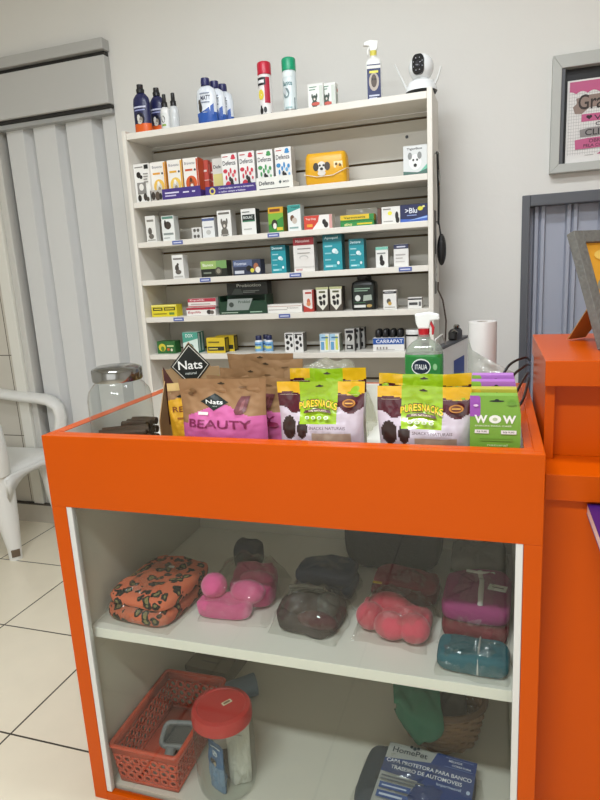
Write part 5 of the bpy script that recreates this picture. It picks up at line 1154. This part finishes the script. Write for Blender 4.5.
b = MB(); b.T = Matrix.Translation((0, 0, .021)) @ Matrix.Rotation(R_(90), 4, 'Y'); b.lathe([(.021, .022), (.021, .034), (.019, .036)], M('c9c2b4', .4), 24); b.build('lid', t, smooth=40)
tag(carton('white_packet', 'x', -.80, 1.06 + .04, CF + .05, .03, .03, .02, 'd9d4c8') if 0 else soft(.05, .045, .018, 43, M('c9c4b8', .6), 2.6).build('white_packet', smooth=180, loc=(-.80, 1.285, CF + .006)), 'small pale packet at the far end of the orange red basket', 'packet')
# grey-brown carton and blue cup behind
t = thing('brown_box', 'flat grey brown cardboard box at the back of the cabinet floor behind the basket', 'box', (-.862, 1.585, CF), R_(-4))
b = MB(); b.box(-.075, .075, -.085, .085, 0, .055, M('7d7462', .8, vary=.06, scale=30)); b.deco([('r', .2, .35, .8, .38, '5d5546'), ('d', .5, .62, .16, .12, '6a614f'), ('r', .3, .2, .7, .23, '5d5546')], lambda u, v, k: (-.075 + .15 * u, -.085 + .17 * v, .0554 + k * .0003)); b.build('box_body', t, bevel=.0015)
b = MB(); b.box(-.072, .0735, -.003, .003, .055, .0556, M('6a604c', .6)); b.build('flap_seam', t)
t = thing('blue_tumbler', 'grey blue plastic tumbler lying on its side behind the red lidded jar', 'cup', (-.738, 1.465, CF + .034), R_(38))
BLU = M('5f7488', .4)
b = MB(); b.T = Matrix.Rotation(R_(90), 4, 'Y'); b.lathe([(.026, -.055), (.028, -.052), (.034, .055)], BLU, 28, cap=False); b.lathe([(.031, .055), (.025, -.05)], BLU, 28, cap=False); b.lathe([(.0005, -.0551), (.026, -.055)], BLU, 28, cap=False); b.lathe([(.034, .055), (.031, .055)], BLU, 28, cap=False); b.build('cup_body', t, smooth=40)
# jar with red lid
t = thing('plastic_jar', 'large clear plastic jar with a red screw lid standing on the cabinet floor', 'jar', (-.642, 1.172, CF))
b = MB(); b.lathe([(.060, 0), (.072, .008), (.076, .03), (.076, .165), (.070, .185), (.062, .194), (.062, .205)], JARG, 40, cap=False); b.lathe([(.0005, .001), (.060, 0)], JARG, 40, cap=False); b.build('jar_body', t, smooth=60)
RED = M('b3231f', .4)
b = MB(); b.lathe([(.073, .192), (.076, .195), (.076, .218), (.072, .226), (.062, .229)], RED, 40, cap=False); b.lathe([(.062, .229), (.060, .2265), (.0005, .2275)], RED, 40, cap=False)
for k in range(0): pass
b.build('lid', t, smooth=40)
b = MB(); b.box(-.013, .013, -.006, .006, .2278, .2284, M('cfc4a4', .5)); b.box(-.009, .009, -.003, .003, .2284, .2287, M('7a5a3c', .5)); b.build('price_sticker', t, loc=(.01, .012, 0), rz=R_(55))
t = thing('blue_packet', 'blue snack packet with white print standing inside the red lidded jar', 'packet', (-.655, 1.147, CF + .003), R_(-28))
o = pouch('packet_body', 'x', 0, 0, 0, .062, .13, .022, lambda u, v: (M('35618f', .4) if v > .2 else M('6a88a8', .4)), [('d', .5, .62, .2, .08, 'c9d4de'), ('t', 'Pet', .36, .58, .64, .66, '2c4a70'), ('d', .45, .36, .18, .08, '3c342e'), ('d', .6, .3, .1, .06, 'a89a86'), ('r', .2, .82, .8, .86, 'c9d4de')], seed=51, hole=False)
for k_ in ('label', 'category'): del o[k_]
o.parent = t
t = thing('white_packet', 'white paper packet standing inside the red lidded jar behind the blue packet', 'packet', (-.608, 1.18, CF + .003), R_(20))
o = pouch('packet_body', 'x', 0, 0, 0, .060, .165, .02, lambda u, v: M('c9c6bc', .6), [('r', .2, .7, .7, .73, '9a968c')], seed=52, hole=False)
for k_ in ('label', 'category'): del o[k_]
o.parent = t
tag(soft(.07, .06, .05, 53, M('5c564a', .7), 2.2).build('dark_packet', smooth=180, loc=(-.652, 1.20, CF + .004)), 'dark folded packet at the bottom of the red lidded jar', 'packet')
# wicker basket with green cloth
WK = M('8a6a4a', .75, vary=.15, scale=60)
t = thing('wicker_basket', 'round brown wicker basket holding green cloth on the cabinet floor', 'basket', (-.128, 1.475, CF))
b = MB(); nr_ = 10
for k in range(nr_):
    z = .006 + .0115 * k; r0 = .088 + .024 * (k / nr_) ** .8
    pts = [((r0 + .004 * cos(14 * (2 * pi * i / 112) + pi * (k % 2))) * cos(2 * pi * i / 112), (r0 + .004 * cos(14 * (2 * pi * i / 112) + pi * (k % 2))) * .82 * sin(2 * pi * i / 112), z) for i in range(113)]
    b.tube(pts, .0064, WK, 6)
b.build('weave', t, smooth=60)
b = MB(); pts = [(.116 * cos(2 * pi * i / 60), .116 * .82 * sin(2 * pi * i / 60), .122) for i in range(61)]; b.tube(pts, .0085, M('5d432c', .75, vary=.2, scale=60), 8); b.build('rim', t, smooth=60)
b = MB(); b.lathe([(.0005, .002), (.09, .002), (.09, .006), (.0005, .006)], WK, 32, .82, cap=False); b.build('base', t, smooth=40)
b = MB()
for i in range(14):
    a = 2 * pi * (i + .25) / 14; b.tube([(.087 * cos(a), .087 * .82 * sin(a), .004), (.111 * cos(a), .111 * .82 * sin(a), .12)], .003, WK, 6)
b.build('stakes', t, smooth=60)
GRC = M('2a7156', .8, bump=.4, bscale=60)
b = MB(); vs = []; fs = []; nn, mm = 30, 24
for i in range(nn + 1):
    for j in range(mm + 1):
        u, v = i / nn, j / mm
        x = -.118 + .125 * u + .008 * sin(v * 7); s_ = v * .23
        hang = .075 * (1 - abs(u - .58) * 1.1)
        if v < .32: y = -.107 - .012 * sin(pi * u); z = .126 - hang * (1 - v / .32)
        else: q = (v - .32) / .68; y = -.107 + .16 * q; z = .128 + .03 * sin(pi * q) * (1 - .3 * u)
        y -= 0 if v >= .32 else .006 * sin(u * 9)
        edge = math.sqrt(max(0, 1 - (x / .128) ** 2))
        y = max(y, -(.107 * edge + .014)) if v < .4 else y
        z += noise.noise(Vector((u * 5, v * 6, 2))) * .012
        vs.append((x, y, z))
for i in range(nn):
    for j in range(mm): a0 = i * (mm + 1) + j; fs.append((a0, a0 + mm + 1, a0 + mm + 2, a0 + 1))
b.add(vs, fs, GRC)
o = b.build('green_cloth', smooth=180, loc=(-.128, 1.475, CF)); md = o.modifiers.new('thick', 'SOLIDIFY'); md.thickness = .004; md.offset = 1
tag(o, 'green fabric cloth draped over the edge of the brown wicker basket', 'cloth')
t = thing('grey_fabric', 'dark grey fabric with white stitching stuffed inside the wicker basket', 'cloth', (-.098, 1.492, CF + .014))
soft(.075, .07, .095, 61, M('4a4640', .85), 2.2, .012).build('fabric', t, smooth=180)
b = MB()
for k in range(5): b.tube([(-.052 + .004 * k, -.075 + .012 * k, .085 + .016 * k), (-.044 + .004 * k, -.070 + .012 * k, .096 + .016 * k)], .0022, M('d9d6cc', .6), 6)
b.build('stitching', t, smooth=60)
# printed seat cover pack
t = thing('seat_cover_pack', 'flat blue and grey package of a car seat cover on the cabinet floor', 'package', (-.170, 1.245, CF), R_(-5))
soft(.275, .20, .05, 71, M('3a4148', .6), 4., .003).build('folded_cover', t, smooth=180)
b = MB(); W, D = .118, .098; T0 = .0525
def fn(u, v, k): return (-.088 + .222 * u, -D + 2 * D * v, T0 + k * .00035 + .002 * sin(u * 3))
b.deco([('r', 0, 0, 1, 1, 'a9aaa6'), ('p', [(.56, 1), (1, 1), (1, 0), (.3, 0)], '233f7c'), ('p', [(0, .72), (.5, .80), (1, .78), (1, .44), (0, .50)], '3f5080'),
        ('t', 'HomePet', .06, .84, .46, .93, '2c3440'), ('d', .30, .96, .02, .03, '3c444c'), ('d', .34, .975, .018, .025, '3c444c'), ('d', .26, .975, .018, .025, '3c444c'),
        ('t', 'CAPA PROTETORA PARA BANCO', .03, .655, .97, .715, 'e9ecf2'), ('t', 'TRASEIRO DE AUTOMOVEIS', .1, .555, .88, .615, 'e9ecf2'), ('t', 'Impermeavel', .62, .46, .88, .52, 'b9c8e0'), ('d', .955, .49, .02, .03, 'b9c8e0'),
        ('t', 'MELHOR', .70, .88, .85, .915, 'd9e0ee'), ('t', 'COBERTURA', .74, .82, .95, .85, 'd9e0ee'), ('r', .66, .935, .97, .94, '8fa4cc'), ('r', .66, .79, .97, .795, '8fa4cc'),
        ('r', .03, .40, .5, .425, '6a7078'), ('r', .03, .35, .42, .37, '6a7078'), ('r', .04, .22, .38, .31, '3f5a94'), ('r', .04, .08, .38, .18, '3f5a94'), ('r', .07, .25, .34, .27, 'c9d2e4'), ('r', .07, .11, .32, .14, 'c9d2e4')], fn); b.build('printed_card', t)
film(t, .30, .215, .058, 72, amp=.003)
